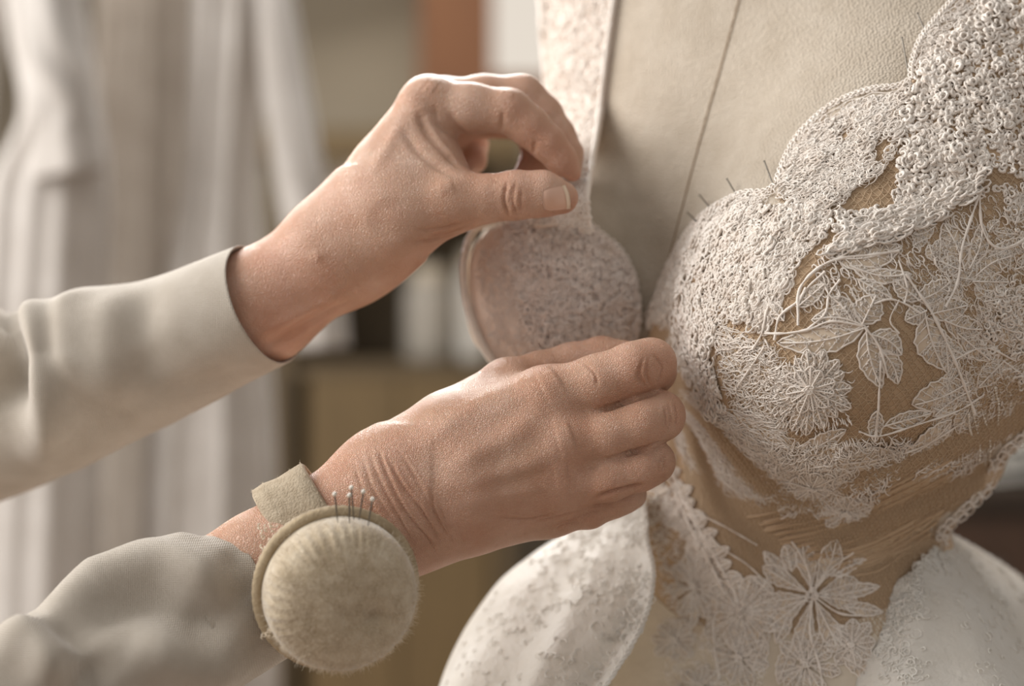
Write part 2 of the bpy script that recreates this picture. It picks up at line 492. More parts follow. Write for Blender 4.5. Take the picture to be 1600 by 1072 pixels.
def struct(name, lo, hi, mat):
    g = Geo(); g.box(lo, hi); o = g.build(name, mat, None, False); o['kind'] = 'structure'; return o
WY = 2.70
struct('floor', (-3.2, -2.6, -.06), (3.2, WY+.2, 0), M['floor'])
# back wall with the window opening left of the form
def at_y(px, py, y): p = P(px, py, y); return p[0], p[2]
wx0, _ = at_y(768, 0, WY); wx1, wz0 = at_y(1010, 118, WY)
for nm, lo, hi in (('wall_back', (-3.2, WY, 0), (wx0, WY+.12, 3.0)),):
    g = Geo(); g.box(lo, hi); g.box((wx1, WY, 0), (3.2, WY+.12, 3.0)); g.box((wx0, WY, 0), (wx1, WY+.12, wz0)); g.box((wx0, WY, 2.5), (wx1, WY+.12, 3.0))
    o = g.build(nm, M['wall'], None, False); o['kind'] = 'structure'
win = empty('window_1', ((wx0+wx1)/2, WY, wz0)); win['kind'] = 'structure'
g = Geo(); g.box((wx0, WY+.07, wz0), (wx1, WY+.085, 2.5)); g.build('pane', M['pane'], win, False)
px0, _ = at_y(655, 0, WY-.04)
g = Geo(); g.box((px0, WY-.05, wz0-.10), (wx0+.002, WY-.001, 2.6)); g.build('window_casing', M['postwood'], win, False)
g = Geo(); g.box((px0, WY-.09, wz0-.05), (wx1+.1, WY-.052, wz0-.012)); g.build('window_sill', M['postwood'], win, False)
g = Geo(); g.box((wx1, WY-.05, wz0-.01), (wx1+.12, WY-.001, 2.6)); g.build('window_casing', M['postwood'], win, False)

# cabinet with open shelves behind the hands
CY = 2.25
def rect(px0, py0, px1, py1, y): a = P(px0, py1, y); b = P(px1, py0, y); return a, b
cab = empty('shelf_cabinet', (P(610, 600, CY)[0], CY+.15, 0), 'low olive-brown wooden shelf cabinet against the wall behind the hands', 'cabinet')
a, b = rect(425, 205, 800, 1150, CY); X0, X1, Z1 = a[0], b[0], b[2]
g = Geo(); g.box((X0-.02, CY-.03, Z1-.045), (X1+.02, CY+.34, Z1)); g.build('top', M['cabinet_door'], cab, False)
for x in (X0, X1-.03): g = Geo(); g.box((x, CY, 0), (x+.03, CY+.33, Z1-.046)); g.build('side_panel', M['cabinet'], cab, False)
g = Geo(); g.box((X0+.031, CY+.30, .02), (X1-.031, CY+.32, Z1-.046)); g.build('back_panel', M['cabinet'], cab, False)
shelf_z = [P(0, q, CY)[2] for q in (300, 565)]
for z in shelf_z: g = Geo(); g.box((X0+.031, CY+.01, z-.022), (X1-.031, CY+.299, z)); g.build('shelf', M['cabinet'], cab, False)
xm, _ = at_y(478, 0, CY); dw = (X1-.033-xm)/2
for k in range(2):
    g = Geo(); g.box((xm+k*dw+.002, CY+.012, .06), (xm+(k+1)*dw-.002, CY+.03, shelf_z[1]-.024)); d = g.build('door', M['cabinet_door'], cab, False)
    g = Geo(); g.add(ICOV*.011+np.array([xm+dw+(-.03 if k == 0 else .03), CY+.002, shelf_z[1]-.20]), ICOF); g.build('knob', M['steel'], d)
g = Geo(); g.box((X0+.031, CY+.03, .02), (X1-.031, CY+.05, .055)); g.build('plinth', M['cabinet_dark'], cab, False)

def lathe(prof, c, name, mat, parent=None, nseg=28):
    t = np.arange(nseg)/nseg*2*np.pi
    V = np.concatenate([np.c_[c[0]+np.cos(t)*r, c[1]+np.sin(t)*r, np.full(nseg, c[2]+z)] for r, z in prof])
    return mobj(name, V, gridfaces(len(prof), nseg, True), mat, parent)
def jar(px, shelf, h, r, mat, name, label, cat, grp=None):
    x, _ = at_y(px, 0, CY+.12); t = empty(name, (x, CY+.12, shelf), label, cat, grp); c = (x, CY+.12, shelf+.001)
    lathe([(.002, 0), (r*.9, 0), (r, .01), (r, h*.72), (r*.8, h*.82), (r*.7, h*.84)], c, 'body', mat, t)
    lathe([(r*.74, h*.84), (r*.76, h*.86), (r*.76, h*.98), (r*.6, h), (.002, h)], c, 'lid', M['paper'], t)
jar(672, shelf_z[1], .155, .042, M['greyglaze'], 'storage_jar', 'pale grey glazed jar on the cabinet shelf beside the far cup', 'jar')
jar(742, shelf_z[1], .18, .028, M['blanket'], 'storage_jar', 'slim white jar on the cabinet shelf nearest the far cup', 'jar')
# stack of folded cloth on the upper shelf
x0, _ = at_y(500, 0, CY+.05); x1, _ = at_y(585, 0, CY+.05)
fc = empty('folded_cloth', ((x0+x1)/2, CY+.12, shelf_z[0]), 'pale folded cloth stack on the upper cabinet shelf by the raised wrist', 'cloth')
for k in range(3):
    g = Geo(); z0 = shelf_z[0]+.001+k*.023; n = 10; tt = np.linspace(-np.pi/2, np.pi/2, n)
    prof = np.concatenate([np.c_[np.cos(tt)*.010+x1-x0-.01, .011+np.sin(tt)*.0105], np.c_[-np.cos(tt)*.004+.004, .011-np.sin(tt)*.0105]])
    V = np.concatenate([np.c_[x0+prof[:, 0], np.full(len(prof), CY+.03+.004*k), z0+prof[:, 1]], np.c_[x0+prof[:, 0], np.full(len(prof), CY+.24), z0+prof[:, 1]]])
    m_ = len(prof); g.add(V, gridfaces(2, m_, True)); g.F.setdefault(m_, []).append(np.array([np.arange(m_), np.arange(m_)[::-1]+m_])); g.build('fold', M['paper'], fc)
# dark sideboard at the right with pale linen on it
sb = empty('sideboard', (P(1720, 0, 1.9)[0], 2.1, 0), 'dark wooden sideboard behind the right hip of the gown', 'sideboard')
a, b = rect(1400, 755, 2300, 1300, 1.9)
g = Geo(); g.box((a[0], 1.9, .08), (b[0], 2.35, b[2]-.03)); g.build('carcass', M['cabinet_dark'], sb, False)
g = Geo(); g.box((a[0]-.02, 1.87, b[2]-.029), (b[0]+.02, 2.37, b[2])); g.build('top', M['cabinet_dark'], sb, False)
for k in range(3):
    g = Geo(); w = (b[0]-a[0])/3; g.box((a[0]+k*w+.01, 1.885, .12), (a[0]+(k+1)*w-.01, 1.899, b[2]-.05)); d = g.build('door', M['darkwood'], sb, False)
    kx = a[0]+(k+.5)*w; g = Geo(); g.add(ICOV*.012+np.array([kx, 1.874, b[2]-.12]), ICOF); g.build('knob', M['steel'], d)
for k in range(4):
    g = Geo(); cx = a[0]+.04 if k % 2 == 0 else b[0]-.04; cy = 1.94 if k < 2 else 2.31; g.box((cx-.025, cy-.025, 0), (cx+.025, cy+.025, .079)); g.build('foot', M['darkwood'], sb, False)
x0, _ = at_y(1500, 0, 1.95); x1, _ = at_y(1760, 0, 1.95)
fl = empty('folded_linen', ((x0+x1)/2, 2.08, b[2]), 'white folded linen on the dark sideboard at the right', 'cloth')
for k in range(3):
    z0 = b[2]+.001+k*.024; n = 10; tt = np.linspace(-np.pi/2, np.pi/2, n)
    prof = np.concatenate([np.c_[-np.cos(tt[::-1])*.01+.01, .011+np.sin(tt[::-1])*.011*-1], np.c_[x1-x0-.004+np.cos(tt)*.004, .011+np.sin(tt)*.011]])
    g = Geo(); m_ = len(prof); V = np.concatenate([np.c_[x0+prof[:, 0], np.full(m_, 1.92), z0+prof[:, 1]], np.c_[x0+prof[:, 0], np.full(m_, 2.25), z0+prof[:, 1]]])
    g.add(V, gridfaces(2, m_, True)); g.F.setdefault(m_, []).append(np.array([np.arange(m_), np.arange(m_)[::-1]+m_])); g.build('fold', M['blanket'], fl)

# garments hanging on a rail at the left
GYD = 1.15
rz = P(0, -330, GYD)[2]
rail = empty('garment_rail', (P(-300, 0, GYD)[0], GYD+.05, 0), 'metal garment rail carrying the pale garments at the left', 'rail')
xa, xb = P(-700, 0, GYD)[0], P(545, 0, GYD)[0]
def rod(p0, p1, r, name, mat, parent, nseg=12):
    C = np.stack([np.array(p0)+(np.array(p1)-np.array(p0))*u for u in np.linspace(0, 1, 4)]); dd = unit(C[-1]-C[0]); sd = np.array([0, 0, 1.0]) if abs(dd[2]) < .9 else np.array([1.0, 0, 0])
    return mobj(name, *tubes(C[None], r, np.broadcast_to(sd, C.shape)[None], nseg), mat, parent)
rod((xa, GYD+.05, rz), (xb, GYD+.05, rz), .012, 'bar', M['steel'], rail)
rod((xa, GYD+.05, .0), (xa, GYD+.05, rz), .014, 'post', M['steel'], rail)
rod((xb+.35, GYD+.05, .0), (xb+.35, GYD+.05, rz), .014, 'post', M['steel'], rail); rod((xb, GYD+.05, rz), (xb+.35, GYD+.05, rz), .012, 'bar', M['steel'], rail)
def garment(name, rows, y, mat, label, seed, nf=9, amp=.16, dep=.055, sleeves=(), ):
    """rows (py, centre px, half width px)"""
    rows = np.array(rows, float); top = P(rows[0, 1], rows[0, 0], y)
    t = empty(name, (top[0], y, P(0, rows[-1, 0], y)[2]), label, 'garment', 'garments on the rail')
    r = spline(rows, 70); nseg = 120; a = np.arange(nseg)/nseg*2*np.pi
    s = (1+y)/FPX
    fold = 1+amp*np.sin(a*nf+seed)[None]*np.linspace(.25, 1, 70)[:, None]*(.7+.3*np.sin(a*2+seed))[None]+.06*np.sin(a*(nf*2+1)+np.linspace(0, 2, 70)[:, None])
    X = (r[:, 1][:, None]-800)*s+r[:, 2][:, None]*s*np.cos(a)[None]*(.92+.08*fold)
    Y = y+dep*np.sin(a)[None]*fold*np.minimum(1, r[:, 2]/70)[:, None]
    Z = CZ+(536-r[:, 0][:, None])*s+0*X
    V = np.stack([X, Y, Z], -1); V = np.concatenate([V, V[-1:].mean(1, keepdims=True)+(V[-1:]-V[-1:].mean(1, keepdims=True))*.96+np.array([0, 0, .01])])
    mobj('body', V.reshape(-1, 3), gridfaces(len(V), nseg, True), mat, t)
    for path in sleeves:
        c = np.array([P(px, py, yy) for px, py, yy, rr in path]); rad = np.array([R(rr, yy) for px, py, yy, rr in path])
        G, cc, tt, rr_ = loft(c, rad, 48, 40); rd = unit(G-cc[:, None]); aa = np.arange(48)/48*2*np.pi
        G = G+rd*(.003*np.sin(aa*5+1)[None]*np.linspace(.3, 1, 40)[:, None])[..., None]
        G = np.concatenate([G, (cc[-1]+(G[-1]-cc[-1])*.94)[None], (cc[-4]+(G[-4]-cc[-4])*.9)[None]])
        mobj('sleeve', G.reshape(-1, 3), gridfaces(len(G), 48, True), mat, t)
    # hanger: hook and shoulders
    hk = np.array([[top[0], GYD+.05, rz-.02], [top[0]+.02, GYD+.05, rz+.005], [top[0], GYD+.05, rz+.02], [top[0]-.02, GYD+.05, rz+.0], [top[0], y, top[2]+.01]]); hk = spline(hk, 24)
    mobj('hanger', *tubes(hk[None], .002, np.broadcast_to(np.array([0, 1.0, 0.02]), hk.shape)[None], 6), M['steel'], t)
    return t
garment('hanging_gown', [(-260, 40, 30), (-200, 50, 62), (-60, 62, 60), (60, 78, 62), (180, 96, 62), (290, 78, 92), (420, 70, 96), (620, 60, 100), (820, 50, 108), (1130, 40, 120)], 1.05, M['cream'], 'cream gown hanging at the far left of the rail', 1, 5, sleeves=[[(62, -190, 1.05, 38), (70, -10, 1.02, 42), (82, 100, 1.0, 46), (100, 200, 1.0, 50), (112, 275, 1.0, 52)], [(20, -190, 1.1, 40), (-45, 0, 1.1, 50), (-75, 200, 1.1, 55), (-80, 380, 1.1, 50)]])
garment('hanging_gown', [(-260, 250, 26), (-200, 250, 80), (0, 245, 92), (250, 240, 96), (500, 235, 110), (800, 225, 130), (1130, 220, 150)], 1.30, M['greige'], 'greige gown hanging between two paler ones', 2.2, 8, .2)
garment('hanging_gown', [(-260, 370, 24), (-205, 370, 60), (-60, 366, 62), (120, 356, 58), (300, 346, 58), (500, 335, 84), (750, 330, 104), (1130, 320, 118)], 1.12, M['cream'], 'cream gown with long hanging sleeves nearest the wooden post', 4.1, 7, .2, sleeves=[[(405, -200, 1.1, 28), (428, -10, 1.08, 30), (450, 150, 1.07, 36), (474, 300, 1.06, 38), (492, 430, 1.06, 40), (502, 545, 1.06, 40)]])
garment('hanging_gown', [(-260, -120, 26), (-200, -120, 80), (100, -125, 95), (500, -130, 120), (1130, -140, 160)], 1.2, M['greige'], 'greige gown mostly out of frame at the far left', 3.0, 7, .2)
# ------------------------------------------------------------------ dress form and gown
TA = math.radians(35.0)
FF = np.array([-math.sin(TA), -math.cos(TA)])     # the way the form faces: to the left and towards us
LL = np.array([math.cos(TA), -math.sin(TA)])
SECT = np.array([  # picture row, left and right outline, depth of the axis, front depth, back depth
    (-420, 1090, 1530, .175, .055, .060), (-320, 1060, 1560, .175, .058, .065), (-230, 960, 1650, .175, .070, .075), (-120, 885, 1730, .17, .080, .085), (0, 868, 1745, .165, .088, .09), (120, 868, 1745, .16, .094, .09), (300, 880, 1735, .155, .100, .09),
    (450, 890, 1705, .15, .098, .09), (550, 905, 1660, .145, .090, .085), (650, 935, 1586, .14, .082, .08), (750, 968, 1510, .135, .074, .075), (840, 992, 1448, .13, .068, .07),
    (900, 992, 1462, .13, .068, .075), (1000, 955, 1535, .13, .078, .09), (1100, 925, 1580, .13, .088, .10), (1300, 900, 1620, .13, .095, .11)], float)
def _sect():
    yc = SECT[:, 3]; z = CZ + (536-SECT[:, 0])/FPX*(1+yc)
    xc = ((SECT[:, 1]+SECT[:, 2])/2-800)/FPX*(1+yc); E = (SECT[:, 2]-SECT[:, 1])/2/FPX*(1+yc)
    w = np.sqrt(np.maximum(E**2-(SECT[:, 4]*math.sin(TA))**2, 1e-4))/math.cos(TA)
    T = np.stack([z, xc, yc, w, SECT[:, 4], SECT[:, 5]], -1)[::-1]
    zz = np.linspace(T[0, 0], T[-1, 0], 400)
    T2 = np.stack([np.interp(zz, T[:, 0], T[:, k]) for k in range(6)], -1)
    for _ in range(60): T2[1:-1, 1:] = (T2[:-2, 1:]+2*T2[1:-1, 1:]+T2[2:, 1:])/4
    return T2
SEC = _sect()
def ell(X, c, r, rotz=0.0):
    d = X - np.asarray(c, X.dtype); cr, sr = math.cos(-rotz), math.sin(-rotz)
    u = np.stack([d[..., 0]*cr-d[..., 1]*sr, d[..., 0]*sr+d[..., 1]*cr, d[..., 2]], -1)/np.array(r, X.dtype)
    k = np.sqrt((u*u).sum(-1)+1e-9)
    return (k-1)*min(r)
def torso(X, gather=True):
    X = np.asarray(X)
    z = X[..., 2]
    I = [np.interp(z, SEC[:, 0], SEC[:, k]) for k in range(1, 6)]
    dx = X[..., 0]-I[0]; dy = X[..., 1]-I[1]
    u = (dx*LL[0]+dy*LL[1])/I[2]; v = dx*FF[0]+dy*FF[1]
    v = np.where(v > 0, v/I[3], v/I[4])
    k = (np.abs(u)**2.25+np.abs(v)**2.25+1e-9)**(1/2.25)
    d = (k-1)*np.minimum(I[2], I[3])*0.95
    d = smin(d, ell(X, P(1292, 500, .040), (.074, .070, .080), -TA), .045)
    d = smin(d, ell(X, P(868, 455, .128), (.046, .052, .060), -TA), .028)
    d = smin(d, ell(X, P(1420, 330, .055), (.07, .05, .08), -TA), .05)
    if gather:
        px, py = proj(X)
        ang = np.arctan2(py-600, px-1040); rr = np.hypot(py-600, px-1040)
        m = np.clip((rr-30)/80, 0, 1)*np.clip((430-rr)/200, 0, 1)*np.clip((ang-0.25)/0.3, 0, 1)*np.clip((1.75-ang)/0.3, 0, 1)
        d = d - 0.0017*m*np.sin(ang*17+0.6*np.sin(rr/40.0))
        # diagonal draped pleats towards the side seam
        s = (px-1300)*0.45+(py-780)*0.89
        m2 = np.clip((px-1230)/120, 0, 1)*np.clip((py-620)/80, 0, 1)*np.clip((930-py)/60, 0, 1)
        d = d - 0.0019*m2*np.sin(s/10.5+1.2*np.sin(px/90.0))
        # pinched in where the fingers draw the cloth
        q = P(1040, 585, .03); r2 = ((X-q)**2).sum(-1)
        d = d + 0.010*np.exp(-r2/(0.018**2))
    return d
def mesh_field(fn, lo, hi, h, smooth=2):
    n = np.ceil((np.array(hi)-np.array(lo))/h).astype(int)+1
    ax = [lo[k]+h*np.arange(n[k]) for k in range(3)]
    D = np.empty(n, np.float32)
    for i0 in range(0, n[0], 24):
        X = np.stack(np.meshgrid(ax[0][i0:i0+24], ax[1], ax[2], indexing='ij'), -1).astype(np.float32)
        D[i0:i0+24] = fn(X)
    D[0] = D[-1] = 1; D[:, 0] = D[:, -1] = 1; D[:, :, 0] = D[:, :, -1] = 1
    return nets(D, np.array(lo), h, smooth)

# the skin of the gown as seen from in front: picture -> point and outward direction
STEP = 4
GX = np.arange(660, 1801, STEP); GY = np.arange(-300, 1201, STEP)
def _smap():
    gx, gy = np.meshgrid(GX, GY); gx = gx.astype(np.float32); gy = gy.astype(np.float32)
    ys = np.linspace(-.09, .24, 56, dtype=np.float32)
    prev = None; dep = np.full(gx.shape, np.nan, np.float32)
    for y in ys:
        s = (1+y)/FPX
        X = np.stack([(gx-800)*s, np.full_like(gx, y), CZ+(536-gy)*s], -1)
        d = torso(X)
        if prev is not None:
            hit = np.isnan(dep) & (d < 0) & (prev >= 0)
            dep[hit] = (py_+(y-py_)*prev[hit]/(prev[hit]-d[hit]))
        prev = d; py_ = y
    ok = ~np.isnan(dep)
    D = np.where(ok, dep, 0)
    for _ in range(60):        # carry the depth on past the outline
        w = ok.astype(np.float32)
        Dp = np.pad(D*w, 1); Wp = np.pad(w, 1)
        s = sum(Dp[1+a:Dp.shape[0]-1+a, 1+b:Dp.shape[1]-1+b] for a in (-1, 0, 1) for b in (-1, 0, 1))
        ww = sum(Wp[1+a:Wp.shape[0]-1+a, 1+b:Wp.shape[1]-1+b] for a in (-1, 0, 1) for b in (-1, 0, 1))
        new = (~ok) & (ww > 0)
        D[new] = s[new]/ww[new]+0.0008; ok = ok | new
    return D, np.where(np.isnan(dep), 0, 1)
SMAP, SOK = _smap()
def _bil(A, px, py):
    fx = np.clip((np.asarray(px, float)-GX[0])/STEP, 0, len(GX)-1.001); fy = np.clip((np.asarray(py, float)-GY[0])/STEP, 0, len(GY)-1.001)
    i = fx.astype(int); j = fy.astype(int); a = fx-i; b = fy-j
    if A.ndim == 3: a = a[..., None]; b = b[..., None]
    return (A[j, i]*(1-a)+A[j, i+1]*a)*(1-b)+(A[j+1, i]*(1-a)+A[j+1, i+1]*a)*b
_gx, _gy = np.meshgrid(GX, GY)
_S3 = PA(np.stack([_gx, _gy, SMAP], -1).astype(float))
NMAP = unit(np.cross(np.gradient(_S3, axis=1), np.gradient(_S3, axis=0)))
NMAP[NMAP[..., 1] > 0] *= -1
BOD = 0.0022      # thickness of the bodice cloth
def S(px, py, lift=0.0):
    """point on the gown at a picture position, raised by lift; and its normal"""
    y = _bil(SMAP, px, py); n = unit(_bil(NMAP, px, py))
    return PA(np.stack(np.broadcast_arrays(px, py, y), -1)) + n*(BOD+np.asarray(lift)[..., None] if np.ndim(lift) else BOD+lift), n

form = empty('dress_form', (.16, .15, 0.0), 'beige linen covered dress form torso wearing the half-pinned lace gown', 'dress form')
_v, _f = mesh_field(lambda X: torso(X, False), (-.10, -.07, CZ-.33), (.46, .34, CZ+.37), .004)
mobj('torso', _v, _f, M['linen'], form)
def cord(paths, rad, lift, name, mat, parent, sides=6, n=60):
    g = Geo()
    for p in paths:
        q = spline(p, n); C, N = S(q[:, 0], q[:, 1], lift)
        g.add(*tubes(C[None], rad, N[None], sides))
    return g.build(name, mat, parent)
cord([[(1215, -240), (1180, -100), (1155, 0), (1128, 100), (1098, 205), (1070, 310), (1048, 395), (1030, 470), (1020, 520)]], .00055, -.0021, 'front_seam', M['seam'], form)
# stand below the torso
g = Geo(); a = np.arange(24)/24*2*np.pi
for r0, z0, z1 in ((.016, .05, CZ-.30),):
    ring = np.stack([np.cos(a)*r0, np.sin(a)*r0], -1)+np.array([.16, .15])
    V = np.concatenate([np.c_[ring, np.full(24, z0)], np.c_[ring, np.full(24, z1)]]); g.add(V, gridfaces(2, 24, True))
g.build('stand_pole', M['darkwood'], form)
g = Geo(); rr = [0.001, .17, .18, .17, .02]; zz = [.0, .0, .02, .04, .06]
V = np.concatenate([np.c_[np.cos(a)*r+.16, np.sin(a)*r+.15, np.full(24, z)] for r, z in zip(rr, zz)]); g.add(V, gridfaces(5, 24, True))
g.build('stand_base', M['darkwood'], form)

gown = empty('wedding_gown', (.15, .12, CZ-.30), 'ivory lace wedding gown with nude net bodice and full white skirt, on the form', 'gown')
NECK_R = [(1640, -300), (1590, -140), (1540, -56), (1494, 0), (1462, 36), (1440, 66), (1426, 104), (1424, 130), (1404, 140), (1368, 144), (1336, 154), (1300, 172), (1268, 200), (1246, 226), (1228, 262), (1216, 296), (1200, 306), (1168, 308), (1140, 320), (1110, 338), (1086, 362), (1066, 392), (1052, 420), (1034, 456), (1022, 484), (1014, 512)]
BODY_POLY = NECK_R + [(1006, 540), (990, 548), (996, 500), (990, 460), (976, 425), (952, 395), (928, 372), (905, 350), (870, 338), (820, 340), (775, 352), (745, 372), (720, 420), (720, 500), (745, 545), (800, 590), (900, 640), (930, 760), (930, 900), (880, 1250), (1700, 1250), (1800, 700), (1800, -300)]
_bx = np.arange(600, 1861, 4); _by = np.arange(-340, 1301, 4)
_bd = polydist(*np.meshgrid(_bx, _by), BODY_POLY).astype(np.float32)
def bdist(px, py):
    fx = np.clip((px-600)/4, 0, len(_bx)-1.01); fy = np.clip((py+340)/4, 0, len(_by)-1.01)
    i = fx.astype(int); j = fy.astype(int); a = fx-i; b = fy-j
    return (_bd[j, i]*(1-a)+_bd[j, i+1]*a)*(1-b)+(_bd[j+1, i]*(1-a)+_bd[j+1, i+1]*a)*b
def bodice_f(X):
    px, py = proj(X)
    return np.maximum(torso(X)-BOD, (bdist(px, py)+1.5)*(1+X[..., 1])/FPX)
_v, _f = mesh_field(bodice_f, (-.07, -.07, CZ-.245), (.40, .24, CZ+.30), .0025)
_v, _f = subdivide(_v, _f)
bodice = mobj('bodice', _v, _f, M['net'], gown)
tag(bodice, 'nude tan net bodice under the lace')
# ------------------------------------------------------------------ lace
M['white_lace'] = m_lace('white_lace', lin(230, 224, 214), lin(243, 239, 231), .4, .3)
M['net_thread'] = m_plain('net_thread', lin(212, 188, 158), 0.7)
M['lace_fill'] = m_lace('lace_fill', lin(212, 193, 170), lin(226, 209, 188))
def frames(n, dirv=None):
    """tangent frame for normals n (M,3), t1 along dirv where given"""
    ref = np.broadcast_to(np.array([1.0, 0, 0.0]) if dirv is None else dirv, n.shape)
    t1 = unit(ref - (ref*n).sum(-1, keepdims=True)*n); t2 = np.cross(n, t1)
    return t1, t2
def curls(c, n, size, rad, lift, npt=7, sides=4, turn=(2.2, 5.0), stretch=1.0, dirv=None, rng=RNG):
    """little bent cords lying on a surface: c,n (M,3); size,rad,lift (M,) in metres"""
    m = len(c); t1, t2 = frames(n, dirv)
    a0 = rng.uniform(0, 2*np.pi, m); tw = rng.uniform(*turn, m)*rng.choice([-1, 1], m)
    u = np.linspace(0, 1, npt)
    a = a0[:, None]+tw[:, None]*u[None]
    rr = size[:, None]*(0.55+0.45*np.sin(u[None]*np.pi+rng.uniform(0, 1.5, m)[:, None]))
    x = np.cos(a)*rr*stretch; y = np.sin(a)*rr
    z = lift[:, None]*(0.25+0.9*np.sin(np.pi*(0.1+0.8*u))[None])
    C = c[:, None]+t1[:, None]*x[..., None]+t2[:, None]*y[..., None]+n[:, None]*z[..., None]
    taper = (0.55+0.45*np.sin(np.pi*u)**0.5)[None]
    return tubes(C, rad[:, None]*taper, n[:, None], sides)
def scatter(poly, count, rng=RNG):
    p = np.asarray(poly, float); lo = p.min(0); hi = p.max(0); out = np.zeros((0, 2))
    while len(out) < count:
        q = rng.uniform(lo, hi, (count*2, 2)); out = np.concatenate([out, q[inpoly(q[:, 0], q[:, 1], p)]])
    return out[:count]
PXM = 1/3050.0    # metres per picture pixel at the gown
def nubs(name, poly, count, size, rad, lift, mat, label=None, avoid=(), base=0.0, **kw):
    q = scatter(poly, count)
    for av in avoid: q = q[~inpoly(q[:, 0], q[:, 1], av)]
    c, n = S(q[:, 0], q[:, 1], base)
    cl = vnoise(c, 95, 11)+.5*vnoise(c, 210, 12)          # the lace heaps up in clumps and thins out between
    ok = cl > -.9; c = c[ok]; n = n[ok]; cl = cl[ok]; m = len(c)
    gain = np.clip(1+.75*cl, .45, 1.9)
    V, F = curls(c, n, RNG.uniform(*size, m)*PXM*(.8+.2*gain), RNG.uniform(*rad, m)*PXM*(.75+.25*gain), RNG.uniform(*lift, m)*PXM*gain, **kw)
    o = mobj(name, V, F, mat, gown); tag(o, label, kind='stuff')
    return o

# voids where the bare net shows through
VOIDS = [[(1385, 260), (1402, 262), (1390, 320), (1345, 338), (1316, 330), (1330, 300), (1368, 290)],
         [(1300, 365), (1330, 372), (1290, 420), (1250, 445), (1240, 430), (1262, 395)],
         [(1365, 230), (1395, 215), (1402, 225), (1372, 270), (1360, 265)],
         [(1128, 500), (1150, 505), (1165, 520), (1160, 560), (1182, 585), (1175, 612), (1140, 600), (1122, 560)]]
ZA = [(1424, 150), (1445, 100), (1470, 60), (1520, 40), (1570, -60), (1610, -180), (1660, -280), (1790, -280), (1760, 0), (1740, 250), (1610, 285), (1548, 262), (1490, 300), (1430, 345), (1370, 372), (1300, 400), (1270, 400), (1290, 350), (1310, 340), (1396, 325), (1404, 262), (1412, 200)]
ZB = [(1216, 330), (1262, 318), (1300, 340), (1285, 380), (1250, 430), (1225, 470), (1200, 520), (1165, 500), (1128, 498), (1120, 560), (1140, 640), (1120, 650), (1090, 610), (1068, 560), (1045, 520), (1030, 500), (1048, 460), (1070, 410), (1110, 360), (1160, 330)]
ZC = [(1222, 310), (1246, 240), (1280, 205), (1336, 168), (1404, 152), (1420, 140), (1412, 200), (1395, 250), (1350, 300), (1310, 335), (1260, 325)]
ZD = [(1436, 120), (1440, 74), (1470, 40), (1510, 0), (1580, -40), (1560, 20), (1500, 70), (1460, 110)]
nubs('nubbed_lace', ZA, 5400, (4.5, 9), (1.7, 3.3), (3, 9), M['lace'], 'dense nubbed ivory lace over the shoulder side', VOIDS)
nubs('nubbed_lace', ZB, 3600, (3.5, 7.5), (1.2, 2.3), (2, 7), M['lace'], 'dense crinkled lace between the cups', VOIDS, stretch=1.6, dirv=np.array([.6, 0, .8]))
nubs('fine_lace', ZC, 2100, (3.5, 9), (0.7, 1.5), (1.5, 5), M['lace'], 'sheer looped lace inside the middle scallop', VOIDS, base=.001, stretch=1.7, dirv=np.array([.8, 0, .6]))
nubs('fine_lace', ZD, 520, (3.5, 8), (0.7, 1.3), (1.5, 4), M['lace'], 'sheer looped lace inside the topmost scallop', (), base=.001, stretch=1.7, dirv=np.array([.8, 0, .6]))

# scalloped edge: sheer band, twisted cord, picot loops
M['sheer'] = m_organza('sheer_band', lin(222, 208, 188), lin(232, 220, 203))
def edging(path, width, name, side=1, rad=1.9, picot=8.0, mat=None, band=True, lift=.0012, label=None):
    mat = mat or M['lace']
    n = int(sum(math.dist(a, b) for a, b in zip(path[:-1], path[1:]))/3)
    q = spline(path, n)
    t = unit(np.gradient(q, axis=0)); nn = np.stack([-t[:, 1], t[:, 0]], -1)*side
    if band:
        k = 9; rows = []
        for i in range(k):
            w = width*i/(k-1)
            x = q+nn*w
            C, N = S(x[:, 0], x[:, 1], 0.0)
            rows.append(C+N*(lift*(1-i/(k-1)*1.3)+.0005*np.sin(np.arange(n)*0.55+i)*(i > 0))[:, None])
        G = np.stack(rows)
        if side < 0: G = G[::-1]
        b = sheet(name+'_band', G, .0007, M['sheer'], gown)
    g = Geo()
    u = np.arange(n)
    for ph in (0, np.pi):
        x = q+nn*(2+1.3*np.sin(u*0.9+ph))[:, None]
        C, N = S(x[:, 0], x[:, 1], lift+.0006+.0005*np.cos(u*0.9+ph))
        g.add(*tubes(C[None], rad*0.62*PXM, N[None], 5))
    # second row
    x = q+nn*(9+1.5*np.sin(u*0.45))[:, None]
    C, N = S(x[:, 0], x[:, 1], lift+.0004); g.add(*tubes(C[None], rad*0.5*PXM, N[None], 5))
    # picots along the outside
    ds = np.concatenate([[0], np.cumsum(np.linalg.norm(np.diff(q, axis=0), axis=1))])
    cnt = int(ds[-1]/picot); ii = np.searchsorted(ds, (np.arange(cnt)+.5)*picot)
    ii = np.clip(ii, 0, n-1); a = np.linspace(0, np.pi*1.9, 9)
    px = q[ii][:, None]+t[ii][:, None]*(np.cos(a)*picot*.5)[None, :, None]-nn[ii][:, None]*(np.sin(a)*picot*.55-1)[None, :, None]
    C, N = S(px[..., 0], px[..., 1], lift+.0004)
    g.add(*tubes(C, rad*0.75*PXM, N, 5))
    o = g.build(name, mat, gown)
    if label: tag(o, label)
    return o
edging(NECK_R[0:8], 46, 'scallop_edging', -1, label='topmost scallop of the lace neckline')
edging(NECK_R[7:16], 60, 'scallop_edging', -1, label='middle scallop of the lace neckline')
edging(NECK_R[15:], 44, 'scallop_edging', -1, label='lowest scallop of the lace neckline')
